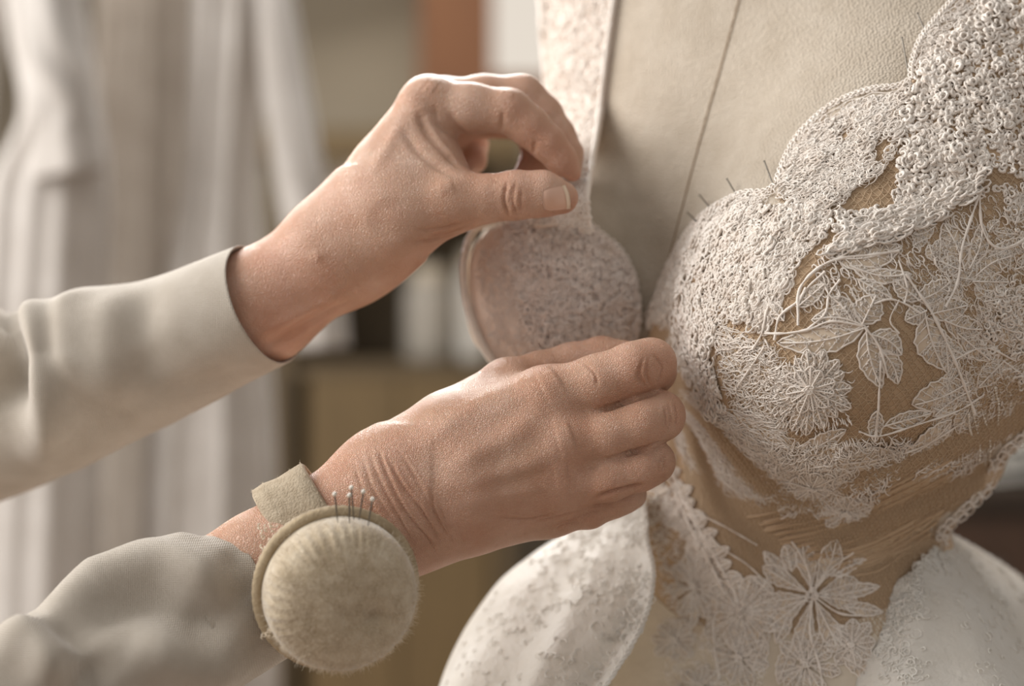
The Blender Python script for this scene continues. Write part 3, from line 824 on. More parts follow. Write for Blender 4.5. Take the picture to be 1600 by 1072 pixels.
for poly in ([(1052, 420), (1110, 340), (1168, 312), (1206, 312), (1190, 345), (1130, 370), (1085, 420), (1060, 470), (1030, 505), (1018, 500)],):
    nubs('fine_lace', poly, 900, (3, 7.5), (0.7, 1.4), (1.5, 5), M['lace'], 'fine looped lace along the lowest scallop', (), base=.001, stretch=1.6, dirv=np.array([.7, 0, .7]))

# leaves, petals, stems
LEAF_RNG = np.random.default_rng(99)
def leaf(base, tip, width, name='lace_leaf', bend=0.0, lift=.0011, mat=None, ribs=5, rim=1.5, parent=None, shape=0.9, dome=.0009):
    mat = mat or M['lace']; parent = parent or gown
    b = np.array(base, float); t = np.array(tip, float); d = t-b; L = np.linalg.norm(d); e = d/L; p = np.array([-e[1], e[0]])
    def at(u, v):       # u -1..1 across, v 0..1 along
        prof = np.sin(np.pi*np.clip(v, 0, 1)**shape)**0.75
        edge = 1+0.10*np.sin(v*31+u*3)
        return b+e*(v*L)[..., None]+p*(u*width/2*prof*edge+bend*L*np.sin(np.pi*v))[..., None]
    g = Geo(); nu, nv = 7, 10
    uu, vv = np.meshgrid(np.linspace(-1, 1, nu), np.linspace(.02, .98, nv))
    q = at(uu, vv)
    C, N = S(q[..., 0], q[..., 1], 0.0)
    hgt = lift*.5+dome*(1-uu**2)*np.sin(np.pi*vv)+.0003*np.cos(vv*26+np.abs(uu)*5)
    G = C+N*hgt[..., None]
    g.add(G.reshape(-1, 3), gridfaces(nv, nu), 1)
    V2 = C-N*.0006
    g.add(V2.reshape(-1, 3), gridfaces(nv, nu)[:, ::-1], 1)
    v = np.concatenate([np.linspace(0, 1, 15), np.linspace(1, 0, 15)[1:]]); u = np.concatenate([np.full(15, 1.0), np.full(14, -1.0)])
    q = at(u, v); C, N = S(q[..., 0], q[..., 1], lift); g.add(*tubes(C[None], rim*PXM, N[None], 5))
    q = at(np.zeros(10), np.linspace(-.05, .96, 10)); C, N = S(q[..., 0], q[..., 1], lift+dome*.8); g.add(*tubes(C[None], rim*.9*PXM, N[None], 5))
    if ribs:
        v0 = np.linspace(.12, .78, ribs); s = np.linspace(0, .95, 5)
        for sg in (-1, 1):
            q = at(np.broadcast_to(s*sg, (ribs, 5)), v0[:, None]+s[None]*.16)
            C, N = S(q[..., 0], q[..., 1], lift*.7+dome*(1-(s*.95)**2)[None]*np.ones((ribs, 1)))
            g.add(*tubes(C, rim*.62*PXM, N, 4))
    nk = int(np.clip(L*width/26, 10, 60)); ku = LEAF_RNG.uniform(-.8, .8, nk); kv = LEAF_RNG.uniform(.1, .9, nk)     # little knots of thread
    q = at(ku, kv); C, N = S(q[:, 0], q[:, 1], lift*.4+dome*(1-ku**2)*np.sin(np.pi*kv))
    g.add(*curls(C, N, LEAF_RNG.uniform(1.6, 3.4, nk)*PXM, LEAF_RNG.uniform(.6, 1.1, nk)*PXM, LEAF_RNG.uniform(1, 3, nk)*PXM, npt=5, sides=3, rng=LEAF_RNG))
    return g.build(name, mat, parent, mat2=M['lace_fill'])
def stem(path, rad=2.2, lift=.0018, mat=None, name='lace_stem', n=None):
    n = n or max(8, int(sum(math.dist(a, b) for a, b in zip(path[:-1], path[1:]))/6))
    q = spline(path, n); C, N = S(q[:, 0], q[:, 1], lift)
    wob = 1+.18*np.sin(np.arange(n)*1.9)+.25*np.sin(np.arange(n)*.83+n)
    g = Geo(); g.add(*tubes(C[None], rad*.74*PXM*wob[None], N[None], 6))
    return g.build(name, mat or M['lace'], gown)
def flower(c, r, n, mat=None, squash=1.0, rot=0.0, inner=0.12, wid=1.0, jitter=.12, tuft=0, arc=2*math.pi, lift=.0012):
    mat = mat or M['lace']
    rng = np.random.default_rng(int(c[0]*7+c[1]))
    q = np.array(c)+rng.normal(0, r*.07, (18, 2)); C, N = S(q[:, 0], q[:, 1], lift+.0006)
    V, F = curls(C, N, np.full(18, 4*PXM), np.full(18, 1.3*PXM), np.full(18, 4*PXM), rng=rng)
    head = mobj('lace_flower', V, F, mat, gown)
    for i in range(n):
        a = rot+arc*(i+rng.uniform(-.2, .2))/n; rr = r*(1+rng.uniform(-jitter, jitter))
        d = np.array([math.cos(a), math.sin(a)*squash])
        leaf(np.array(c)+d*r*inner, np.array(c)+d*rr, 2*math.pi*r/max(n, 5)*wid*.62, 'petal', 0, lift+.0004*(i % 2), mat, ribs=6, rim=1.3, shape=1.7, parent=head)
# big leaves round the bare net in the middle of the cup
for b, t, w, bd in [((1348, 512), (1218, 534), 40, -.06), ((1346, 508), (1270, 500), 34, .10), ((1345, 506), (1366, 462), 42, .0), ((1330, 500), (1300, 466), 30, .05), ((1351, 518), (1374, 602), 34, .06), ((1358, 522), (1404, 552), 34, -.12), ((1372, 545), (1398, 596), 28, -.1),
                    ((1367, 636), (1364, 684), 22, 0), ((1306, 408), (1406, 388), 40, .08), ((1300, 398), (1366, 378), 24, -.05), ((1440, 496), (1468, 574), 48, .05), ((1470, 520), (1474, 580), 24, 0), ((1502, 594), (1420, 626), 48, -.06), ((1506, 606), (1452, 646), 28, .05),
                    ((1500, 420), (1470, 352), 44, .05), ((1496, 424), (1462, 410), 30, 0), ((1510, 418), (1530, 350), 26, .08), ((1520, 430), (1575, 400), 36, -.08), ((1515, 440), (1570, 440), 28, 0), ((1430, 470), (1392, 440), 28, 0), ((1430, 470), (1480, 440), 34, .06), ((1440, 486), (1410, 500), 28, 0),
                    ((1450, 490), (1506, 476), 36, 0), ((1470, 500), (1530, 512), 36, .08), ((1490, 520), (1540, 560), 30, 0), ((1532, 470), (1590, 460), 34, 0), ((1540, 500), (1600, 520), 36, .05), ((1560, 560), (1520, 600), 28, 0), ((1560, 560), (1604, 590), 34, 0),
                    ((1580, 420), (1640, 400), 38, 0), ((1600, 470), (1660, 500), 38, .1), ((1590, 330), (1640, 300), 36, 0), ((1580, 350), (1600, 300), 28, 0), ((1550, 390), (1600, 372), 24, .1), ((1534, 310), (1500, 290), 26, 0),
                    ((1240, 724), (1410, 700), 56, .05), ((1250, 708), (1320, 664), 30, 0), ((1420, 700), (1480, 650), 30, .05), ((1400, 712), (1470, 690), 34, 0), ((1380, 660), (1450, 640), 24, 0), ((1430, 730), (1500, 680), 26, .04),
                    ((1330, 420), (1420, 430), 22, .1), ((1340, 440), (1390, 468), 22, .0), ((1250, 480), (1290, 446), 22, 0), ((1228, 500), (1200, 470), 20, 0)]:
    leaf(b, t, w, 'lace_leaf', bd)
for p, r in [([(1250, 500), (1252, 455), (1278, 424), (1313, 408), (1364, 402), (1400, 396)], 3.0), ([(1215, 530), (1222, 496), (1247, 474), (1262, 452)], 2.6), ([(1250, 508), (1250, 478), (1264, 452), (1290, 428)], 2.4), ([(1264, 514), (1290, 490), (1296, 462), (1312, 440)], 2.4), ([(1200, 520), (1230, 520), (1266, 514), (1300, 502), (1346, 509)], 2.6),
             ([(1348, 510), (1370, 540), (1383, 586)], 2.4), ([(1372, 560), (1370, 600), (1368, 640), (1366, 676)], 2.0), ([(1362, 476), (1386, 469), (1410, 476), (1432, 490)], 2.2), ([(1410, 430), (1430, 460), (1450, 490), (1470, 530), (1488, 570), (1500, 600), (1515, 640)], 2.8), ([(1530, 296), (1512, 346), (1497, 392), (1490, 440), (1470, 480)], 2.8),
             ([(1526, 304), (1530, 360), (1552, 388), (1590, 376), (1614, 340)], 2.6), ([(1400, 410), (1412, 450), (1408, 474)], 2.0), ([(1182, 545), (1196, 520), (1206, 480), (1230, 440)], 2.2), ([(1160, 600), (1180, 570), (1200, 540)], 1.6), ([(1340, 668), (1366, 676), (1420, 660), (1490, 636), (1530, 610)], 2.0),
             ([(1240, 726), (1300, 716), (1360, 708), (1430, 690), (1500, 650)], 2.0), ([(1400, 470), (1386, 500), (1400, 520)], 1.4), ([(1480, 560), (1530, 540), (1580, 560)], 2.0)]:
    stem(p, r)
# diagonal band of heaped cords
for k in range(7):
    o = (k-3)*5.0; j = RNG.uniform(-26, 26); w = RNG.uniform(-3, 3, 4)
    stem([(1302+j, 390+o*.7-j*.45), (1350, 368+o+w[0]), (1410, 341+o*1.1+w[1]), (1470+o*.3, 318+o*.9+w[2]), (1520+j*.5, 292+o*.6)], 2.0+.6*(k % 2), .0012+.0006*(k % 3))
nubs('nubbed_lace', [(1290, 402), (1340, 352), (1410, 322), (1480, 300), (1540, 270), (1530, 300), (1470, 344), (1400, 374), (1330, 398)], 420, (4, 8), (1.4, 2.4), (5, 11), M['lace'], 'heaped diagonal band of lace under the shoulder', (), stretch=2.2, dirv=np.array([.88, 0, .45]))
rl = np.random.default_rng(21)
for _ in range(46):         # small leaves filling the spray towards the side seam
    a = scatter([(1400, 420), (1480, 300), (1600, 290), (1650, 420), (1620, 600), (1540, 660), (1480, 640), (1440, 560), (1420, 480)], 1, rl)[0]; an = rl.uniform(0, 6.28); L = rl.uniform(22, 42)
    leaf(a, (a[0]+L*math.cos(an), a[1]+L*math.sin(an)), L*rl.uniform(.45, .7), 'lace_leaf', rl.uniform(-.1, .1), .0009, ribs=4, rim=1.2)
nubs('fine_lace', [(1290, 400), (1400, 360), (1500, 320), (1620, 300), (1660, 420), (1620, 620), (1500, 650), (1470, 560), (1410, 480), (1300, 470), (1240, 500)], 900, (4, 10), (.6, 1.2), (1, 4), M['lace'], 'thin stray cords between the lace leaves', (), stretch=1.8, dirv=np.array([.5, 0, -.8]))
rp = np.random.default_rng(8)
for k in range(20):            # narrow gathered pleats sweeping up to the side edge
    u = k/19; x0 = 1180+u*150+rp.uniform(-20, 20); y0 = 806+u*96; x1 = 1502-u*60+rp.uniform(-12, 8); y1 = 676+u*168
    stem([(x0, y0), (x0*.65+x1*.35, y0*.65+y1*.35+12), (x0*.3+x1*.7, y0*.3+y1*.7+9), (x1, y1)], rp.uniform(2.2, 4.2), .0010, M['net'], 'pleat_ridge', 26)
# flowers
flower((1270, 606), 58, 15, wid=1.25, squash=1.05, inner=.15); flower((1268, 602), 36, 11, rot=.2, wid=1.3, lift=.0026)
flower((1266, 752), 64, 13, rot=.3, squash=.75, wid=1.2); flower((1270, 748), 36, 9, rot=.1, squash=.7, wid=1.2, lift=.0024)
flower((1320, 792), 44, 9, squash=.6, rot=.2)
flower((1163, 958), 64, 14, wid=1.35, inner=.1); flower((1160, 1030), 46, 8, rot=.4)
flower((1271, 931), 78, 9, rot=.3, wid=.85, jitter=.25, inner=.1)
flower((1090, 918), 38, 9, squash=1.6, rot=.2, wid=1.2)
flower((1064, 802), 26, 8, wid=1.2); flower((1100, 850), 22, 7, wid=1.2)
flower((1262, 1040), 48, 9, rot=.2, squash=1.1); flower((1330, 1010), 40, 8, rot=.7); flower((1060, 1000), 36, 8); flower((1100, 1075), 40, 8)
for p, r in [([(1034, 724), (1060, 770), (1088, 824), (1116, 876), (1140, 930)], 3.0), ([(1042, 720), (1072, 770), (1104, 830), (1136, 890), (1160, 940)], 2.6), ([(1050, 740), (1090, 800), (1130, 850), (1170, 880), (1200, 910)], 1.6), ([(1040, 760), (1100, 800), (1150, 832), (1186, 852)], 1.6),
             ([(1271, 931), (1262, 880), (1240, 840)], 2.2), ([(1271, 931), (1268, 990), (1282, 1040), (1290, 1090)], 2.6), ([(1271, 931), (1310, 960), (1350, 966)], 2.2), ([(1271, 931), (1300, 880), (1330, 856)], 2.0), ([(1128, 940), (1120, 990), (1130, 1060)], 2.0), ([(1271, 931), (1300, 990), (1340, 1030)], 2.0)]:
    stem(p, r)
for i in range(13):            # small leaves both sides of the hanging spray
    u = i/12; x = 1036+u*110; y = 726+u*190
    leaf((x, y), (x+20+6*(i % 2), y-14+6*(i % 3)), 16, 'lace_leaf', 0); leaf((x-4, y+6), (x-24, y+20+4*(i % 2)), 17, 'lace_leaf', 0)
for b, t, w in [((1230, 900), (1196, 862), 22), ((1240, 890), (1232, 846), 24), ((1300, 900), (1350, 868), 22), ((1310, 930), (1370, 916), 22), ((1320, 950), (1376, 960), 20), ((1300, 980), (1350, 1010), 22), ((1210, 930), (1178, 900), 20), ((1236, 960), (1216, 1006), 22), ((1200, 1000), (1180, 1050), 24), ((1240, 1010), (1220, 1070), 26), ((1320, 1030), (1370, 1060), 26)]:
    leaf(b, t, w)
# loose threads drawn towards the pinching fingers
def threads(name, poly, count, ln, rad, fn, lift=(1, 5), mat=None, label=None, npt=7):
    q = scatter(poly, count); d = fn(q); d = d/np.linalg.norm(d, axis=1, keepdims=True); p = np.stack([-d[:, 1], d[:, 0]], -1)
    L = RNG.uniform(*ln, len(q)); u = np.linspace(-.5, .5, npt)
    w = RNG.uniform(-.18, .18, (len(q), 1))*L[:, None]*np.sin(u[None]*np.pi*RNG.uniform(1, 3, (len(q), 1))+RNG.uniform(0, 6, (len(q), 1)))
    x = q[:, None]+d[:, None]*(L[:, None]*u[None])[..., None]+p[:, None]*w[..., None]
    C, N = S(x[..., 0], x[..., 1], (RNG.uniform(*lift, (len(q), 1))*PXM)*np.sin(np.pi*(u[None]+.52)))
    o = mobj(name, *tubes(C, RNG.uniform(*rad, (len(q), 1))*PXM*np.ones(npt), N, 4), mat or M['lace'], gown)
    return tag(o, label, kind='stuff')
pinch = np.array([1045., 600.])
threads('loose_thread', [(1075, 600), (1120, 640), (1190, 640), (1240, 680), (1230, 720), (1290, 770), (1200, 780), (1110, 750), (1060, 690)], 2000, (18, 46), (.5, 1.1), lambda q: q-pinch+RNG.normal(0, 25, q.shape), (1, 6), label='loose threads fanning out below the pinching fingers')
threads('loose_thread', [(1120, 500), (1210, 540), (1250, 600), (1230, 680), (1150, 640)], 700, (12, 34), (.5, 1.1), lambda q: RNG.normal(0, 1, q.shape)+np.array([.8, .3]), label='short loose threads beside the round flower')
threads('loose_thread', [(1200, 590), (1270, 540), (1330, 580), (1330, 650), (1270, 680), (1210, 660)], 220, (7, 13), (.6, 1.2), lambda q: q-np.array([1270., 600.])+RNG.normal(0, 8, q.shape), (4, 11), label='fringed threads of the round flower')
threads('loose_thread', [(1210, 690), (1420, 680), (1400, 740), (1340, 800), (1230, 800), (1190, 740)], 1100, (10, 26), (.6, 1.2), lambda q: RNG.normal(0, 1, q.shape)+np.array([1.2, .1]), (3, 10), label='fringed threads of the low wide flower')
threads('loose_thread', [(1480, 560), (1600, 480), (1660, 560), (1600, 650), (1500, 740), (1420, 740), (1460, 640)], 1100, (14, 36), (.5, 1.0), lambda q: RNG.normal(0, .5, q.shape)+np.array([.7, -.7]), (1, 5), label='loose threads near the side seam')
threads('loose_thread', [(1000, 760), (1060, 760), (1140, 900), (1200, 1000), (1200, 1090), (1040, 1090), (1050, 950)], 700, (8, 20), (.7, 1.4), lambda q: RNG.normal(0, 1, q.shape), (1, 5), label='frayed threads of the hanging spray')
threads('loose_thread', [(1240, 830), (1330, 790), (1420, 730), (1490, 690), (1460, 780), (1410, 850), (1330, 900), (1250, 880)], 800, (50, 130), (.5, 1.0), lambda q: RNG.normal(0, .07, q.shape)+np.array([.86, -.46]), (.5, 2.5), M['net_thread'], label='long fine threads of the draped side pleats', npt=10)
nubs('nubbed_lace', [(1480, 300), (1600, 290), (1680, 320), (1680, 520), (1590, 600), (1520, 540), (1540, 460), (1600, 420), (1560, 300)], 700, (4, 8), (1.2, 2.2), (2, 6), M['lace'], 'scattered knots of lace towards the side')

# the net itself: hexagons of fine thread laid round the body
def net_threads():
    cell = .0023; ax = np.array([.155, .135]); r0 = .105
    nr = int(.40/(cell*.866)); nc = int(1.9*r0/cell)
    rows = np.arange(nr); cols = np.arange(nc)
    def surf(th, z):
        d = np.stack([np.sin(th), -np.cos(th)], -1)
        lo = np.zeros(th.shape); hi = np.full(th.shape, .24)
        for _ in range(13):
            mid = (lo+hi)/2
            X = np.stack([ax[0]+d[..., 0]*mid, ax[1]+d[..., 1]*mid, z], -1)
            ins = torso(X) < BOD+.0004
            lo = np.where(ins, mid, lo); hi = np.where(ins, hi, mid)
        return np.stack([ax[0]+d[..., 0]*lo, ax[1]+d[..., 1]*lo, z], -1)
    # honeycomb points
    i, j = np.meshgrid(rows, cols, indexing='ij')
    th = ((j+.5*(i % 2))*cell)/r0-.95; z = CZ+.20-i*cell*.866
    jit = RNG.normal(0, .12*cell, (2,)+th.shape)
    th = th+jit[0]/r0; z = z+jit[1]
    Pt = surf(th, z)
    px, py = proj(Pt)
    keep = (bdist(px, py) < -6)
    for poly in (ZA, ZB, ZC, ZD):
        keep &= polydist(px, py, poly) > -4
    for v in VOIDS: keep |= inpoly(px, py, v)
    keep &= (py < 1000)
    segs = []
    idx = np.arange(nr*nc).reshape(nr, nc)
    kk = keep
    # three directions of thread; every second horizontal is left out so that cells open up
    m = kk[:, :-1] & kk[:, 1:] & ((j[:, :-1]+(i[:, :-1]//2)) % 2 == 0); segs.append(np.stack([idx[:, :-1][m], idx[:, 1:][m]], -1))
    e = (i[:-1] % 2 == 0)
    m = kk[:-1] & kk[1:]
    segs.append(np.stack([idx[:-1][m], idx[1:][m]], -1))
    jn = np.where(e, j[:-1]-1, j[:-1]+1); ok = (jn >= 0) & (jn < nc); jn = np.clip(jn, 0, nc-1)
    tgt = idx[1:][np.arange(nr-1)[:, None], jn]; m = kk[:-1] & kk[1:][np.arange(nr-1)[:, None], jn] & ok
    segs.append(np.stack([idx[:-1][m], tgt[m]], -1))
    sg = np.concatenate(segs); Q = Pt.reshape(-1, 3)
    C = np.stack([Q[sg[:, 0]], Q[sg[:, 1]]], 1)
    o = mobj('net_threads', *tubes(C, (.00023), np.array([0.1, -1, 0.15]), 3), M['net_thread'], gown)
    return tag(o, 'fine nude net stretched over the lining', kind='stuff')
net_threads()

# side edge of the bodice: pale bound seam with picots, and dangling bead strings
side = []
for _py in range(560, 861, 20):
    _row = np.where(SOK[np.searchsorted(GY, _py)])[0]; side.append((GX[_row[-1]], _py))
edging([(a-9, b-3) for a, b in side], 18, 'side_edging', 1, rad=2.2, picot=17, lift=.0016, label='pale bound side edge of the bodice with tiny picots')
rngb = np.random.default_rng(3); M['bead'] = m_plain('bead', lin(236, 226, 212), 0.18, spec=0.7)
for path in ([(1508, 626), (1516, 650), (1521, 680), (1523, 708)], [(1528, 640), (1536, 664), (1538, 690), (1541, 722)], [(1505, 640), (1508, 662), (1512, 676)], [(1546, 600), (1552, 630), (1550, 660)]):
    g = Geo(); q = spline(path, 16)
    C, N = S(q[:, 0], q[:, 1], .002)
    g.add(*tubes(C[None], .7*PXM, N[None], 4))
    for c in C[::1]: g.add(ICOV*rngb.uniform(1.4, 2.6)*PXM+c, ICOF)
    tag(g.build('bead_string', M['bead'], gown), 'little string of pearl beads at the side seam')

# far cup: blush lining, lace, bound edge
CUP = [(905, 352), (930, 374), (954, 397), (978, 428), (991, 462), (994, 505), (985, 548), (940, 580), (870, 590), (810, 585), (785, 555), (765, 510), (755, 450), (752, 400), (770, 368), (815, 350), (870, 346)]
M['cup'] = m_cloth('blush_cup', lin(230, 212, 199), lin(240, 225, 214), 500, 0.3)
def patch(poly_rows, mat, name, lift, thick, nu=26, nv=26):
    """poly_rows: rows of picture points, top to bottom"""
    G = bigrid(np.array(poly_rows, float), nu, nv); C, N = S(G[..., 0], G[..., 1], lift)
    return sheet(name, C, thick, mat, gown)
cup = patch([[(772, 362), (830, 343), (880, 343), (922, 366)], [(746, 400), (820, 400), (900, 400), (962, 402)], [(742, 460), (820, 460), (920, 460), (990, 460)], [(756, 520), (830, 525), (920, 530), (990, 520)], [(786, 572), (850, 592), (920, 592), (975, 575)]], M['cup'], 'far_cup', .0006, .0015)
tag(cup, 'blush lined cup under the raised hand')
nubs('nubbed_lace', [(790, 352), (870, 346), (905, 352), (954, 397), (978, 428), (991, 462), (994, 505), (985, 548), (940, 580), (860, 590), (840, 540), (815, 480), (795, 410)], 2300, (3.5, 8.5), (1.0, 2.1), (2, 7), M['lace_pink'], 'matted blush lace on the far cup', (), base=.0008)
nubs('fine_lace', CUP, 1700, (3, 8), (.7, 1.3), (.8, 3), M['lace_pink'], 'thin scattered threads on the blush lining', (), base=.0005)
edging([(905, 348), (924, 362), (940, 376), (954, 386), (968, 402), (978, 420), (986, 436), (990, 458), (994, 480), (993, 505), (988, 540)], 22, 'cup_edging', 1, rad=2.2, picot=10, mat=M['lace_pink'], label='picot edge of the far cup')
g = Geo(); q = spline([(790, 350), (762, 362), (746, 384), (740, 420), (744, 470), (758, 515), (778, 552), (800, 580)], 60)
C, N = S(q[:, 0], q[:, 1], .0035); g.add(*tubes(C[None], 7.0*PXM, N[None], 8))
tag(g.build('cup_binding', M['white_lace'], gown), 'white bound outer edge of the far cup')

# strap on the far shoulder, drawn out by the raised hand
STRAP = np.array([[(880, -230, .160), (915, -230, .125), (955, -230, .105), (1000, -230, .088)], [(842, -70, .160), (880, -70, .125), (925, -70, .105), (972, -70, .088)], [(844, 0, .155), (880, 0, .120), (920, 0, .102), (960, 0, .086)], [(850, 90, .145), (882, 90, .113), (914, 90, .097), (948, 90, .084)],
                  [(858, 180, .130), (884, 180, .104), (910, 180, .090), (937, 180, .078)], [(866, 250, .110), (886, 250, .092), (905, 250, .080), (926, 250, .070)], [(868, 310, .080), (884, 310, .066), (900, 310, .060), (918, 310, .058)], [(830, 352, .078), (862, 350, .066), (892, 350, .062), (922, 362, .066)]], float)
_sb = bigrid(STRAP, 24, 70)
_w = np.clip((_sb[..., 1]-150)/150, 0, 1); _w = _w*_w*(3-2*_w)       # lies on the form above, drawn out at the hand
_sb[..., 2] = (1-_w)*(_bil(SMAP, _sb[..., 0], _sb[..., 1])-.0045)+_w*_sb[..., 2]
SG = PA(_sb)
strap = sheet('strap', SG, .003, M['cup'], gown); tag(strap, 'lace strap on the far shoulder held by the raised hand')
m = 4600; fi = RNG.uniform(0, 68.9, m); fj = RNG.uniform(0, 22.9, m); i = fi.astype(int); j = fj.astype(int)
c = SG[i, j]*(1-(fi-i))[:, None]+SG[i+1, j]*(fi-i)[:, None]; c = c+(SG[i, j+1]-SG[i, j])*(fj-j)[:, None]
nS = vnormals(SG.reshape(-1, 3), gridfaces(70, 24)).reshape(70, 24, 3)
if nS[..., 1].mean() > 0: nS = -nS
V, F = curls(c, nS[i, j], RNG.uniform(3, 7, m)*PXM, RNG.uniform(1.2, 2.4, m)*PXM, RNG.uniform(1.5, 6, m)*PXM)
o = mobj('strap_lace', V, F, M['lace'], strap); tag(o, 'nubbed ivory lace covering the strap', kind='stuff')
for jj in (0, 23):
    g = Geo(); g.add(*tubes(SG[:, jj][None]+nS[:, jj][None]*.001, .0014, nS[:, jj][None], 6)); g.build('strap_cord', M['lace'], strap)

# ------------------------------------------------------------------ skirt: two full panels falling from the waist
def panel(name, ctrl, folds, label, seed, mat, nu=90, nv=110):
    G = PA(bigrid(np.array(ctrl, float), nu, nv))
    N = vnormals(G.reshape(-1, 3), gridfaces(nv, nu)).reshape(nv, nu, 3)
    if N[..., 1].mean() > 0: N = -N
    u = np.linspace(0, 1, nu)[None]; v = np.linspace(0, 1, nv)[:, None]
    G = G+N*(folds*v*(np.sin(u*21+1.5*v+seed)+.6*np.sin(u*37+seed*2))+.0015*vnoise(G, 40, seed)*np.minimum(1, v*4))[..., None]
    o = sheet(name, G, .0015, mat, gown); tag(o, label)
    return o, G, N
LP = [[(1004, 770, .095), (975, 775, .12), (960, 785, .15), (985, 790, .20)], [(1012, 848, .078), (950, 836, .105), (885, 836, .14), (930, 830, .22)], [(1022, 905, .062), (925, 890, .085), (800, 892, .13), (900, 880, .26)], [(1006, 975, .045), (885, 965, .062), (738, 972, .12), (880, 970, .30)], [(950, 1072, .025), (830, 1065, .040), (688, 1074, .11), (870, 1080, .33)], [(880, 1190, .0), (770, 1190, .02), (648, 1190, .10), (860, 1190, .35)]]
skl, LG, LN = panel('skirt_panel', LP, .0022, 'bright white skirt panel with a scalloped front edge below the lower hand', 1, M['organza'])
RP = [[(1395, 925, .050), (1438, 880, .055), (1464, 850, .08), (1482, 834, .13), (1470, 835, .18)], [(1372, 965, .046), (1432, 920, .046), (1490, 888, .07), (1532, 866, .14), (1520, 858, .22)], [(1350, 1015, .038), (1430, 980, .031), (1530, 950, .05), (1602, 920, .15), (1580, 895, .26)], [(1335, 1072, .030), (1430, 1042, .016), (1570, 1030, .03), (1682, 1000, .15), (1640, 965, .30)], [(1325, 1120, .022), (1430, 1110, .0), (1600, 1110, .01), (1745, 1100, .15), (1690, 1080, .33)], [(1315, 1200, .015), (1430, 1200, -.01), (1620, 1200, .0), (1785, 1200, .15), (1720, 1200, .35)]]
skr, RG_, RN = panel('skirt_panel', RP, .0012, 'white skirt panel flaring out at the right hip', 2, M['organza'])
M['under'] = m_plain('greige_underskirt', lin(204, 191, 172), 0.7, lin(218, 206, 189), 40, bump=(160, 0.4, 0.002))
us = patch([[(1000, 900), (1060, 960), (1130, 985), (1250, 990), (1340, 970), (1420, 930), (1450, 880)], [(985, 960), (1050, 1000), (1130, 1020), (1250, 1030), (1350, 1010), (1420, 980), (1470, 930)], [(960, 1060), (1040, 1070), (1130, 1080), (1250, 1080), (1350, 1070), (1430, 1060), (1500, 1040)], [(940, 1190), (1040, 1190), (1130, 1190), (1250, 1190), (1350, 1190), (1430, 1190), (1540, 1190)]], M['under'], 'underskirt', .0006, .0008, 80, 50)
tag(us, 'sheer greige underskirt below the lace point')
def on_panel(G, N, cnt, ur, vr, size, rad, lift, name, parent, label):
    nv, nu = G.shape[:2]
    fi = RNG.uniform(vr[0], vr[1], cnt)*(nv-1.01); fj = (ur[0]+(ur[1]-ur[0])*RNG.uniform(0, 1, cnt)**1.4)*(nu-1.01); i = fi.astype(int); j = fj.astype(int)
    c = G[i, j]+(G[i+1, j]-G[i, j])*(fi-i)[:, None]+(G[i, j+1]-G[i, j])*(fj-j)[:, None]
    ok = vnoise(c, 55, 3)+.5*vnoise(c, 120, 5)+.35-1.1*(fi/nv)*(name == 'skirt_lace' and G is RG_) > RNG.uniform(-.5, .5, cnt); c = c[ok]; i = i[ok]; j = j[ok]; cnt = len(c)
    V, F = curls(c, N[i, j], RNG.uniform(*size, cnt)*PXM, RNG.uniform(*rad, cnt)*PXM, RNG.uniform(*lift, cnt)*PXM)
    o = mobj(name, V, F, M['white_lace'], parent); return tag(o, label, kind='stuff')
on_panel(LG, LN, 900, (.0, .62), (.04, .98), (5, 13), (.6, 1.5), (.5, 2.5), 'skirt_lace', skl, 'glossy white lace on the skirt panel')
on_panel(RG_, RN, 1300, (.08, .98), (.0, .72), (4, 11), (.6, 1.5), (.5, 2.5), 'skirt_lace', skr, 'glossy white lace at the right hip')
g = Geo(); e = resample(LG[:, 0], 260); ne = np.broadcast_to(np.array([.3, -.95, .1]), e.shape); ph = np.arange(260)
for k in (0, np.pi): g.add(*tubes((e+np.stack([.0009*np.sin(ph*.6+k), .0006*np.cos(ph*.6+k)-.001, 0*ph], -1))[None], .0008, ne[None], 5))
g.build('panel_cord', M['white_lace'], skl)

# the rest of the skirt falls in a full bell to the floor, below the picture
_t = np.arange(160)/160*2*np.pi; _rows = []
for _z, _rx, _ry in [(CZ-.185, .150, .125), (CZ-.205, .178, .150), (CZ-.25, .215, .20), (CZ-.40, .27, .27), (CZ-.70, .34, .34), (CZ-1.0, .40, .40), (.015, .43, .43)]:
    _k = 1+.035*np.sin(_t*19)*min(1, (CZ-.18-_z)*3)+.02*np.sin(_t*33+1)*min(1, (CZ-.18-_z)*3)
    _rows.append(np.stack([.155+_rx*_k*np.cos(_t), .15+_ry*_k*np.sin(_t), np.full(160, _z)], -1))
_R = np.array(_rows); _R = np.stack([spline(_R[:, k], 40) for k in range(160)], 1)
tag(mobj('lower_skirt', _R.reshape(-1, 3), gridfaces(40, 160, True), M['organza'], gown), 'full white lower skirt')
# ------------------------------------------------------------------ the person: hands, forearms, sleeves
person = empty('person', P(-900, 536, 0.0)*np.array([1, 1, 0]), 'person in an oatmeal knit sweater reaching in from the left, both hands pinching the gown', 'person')

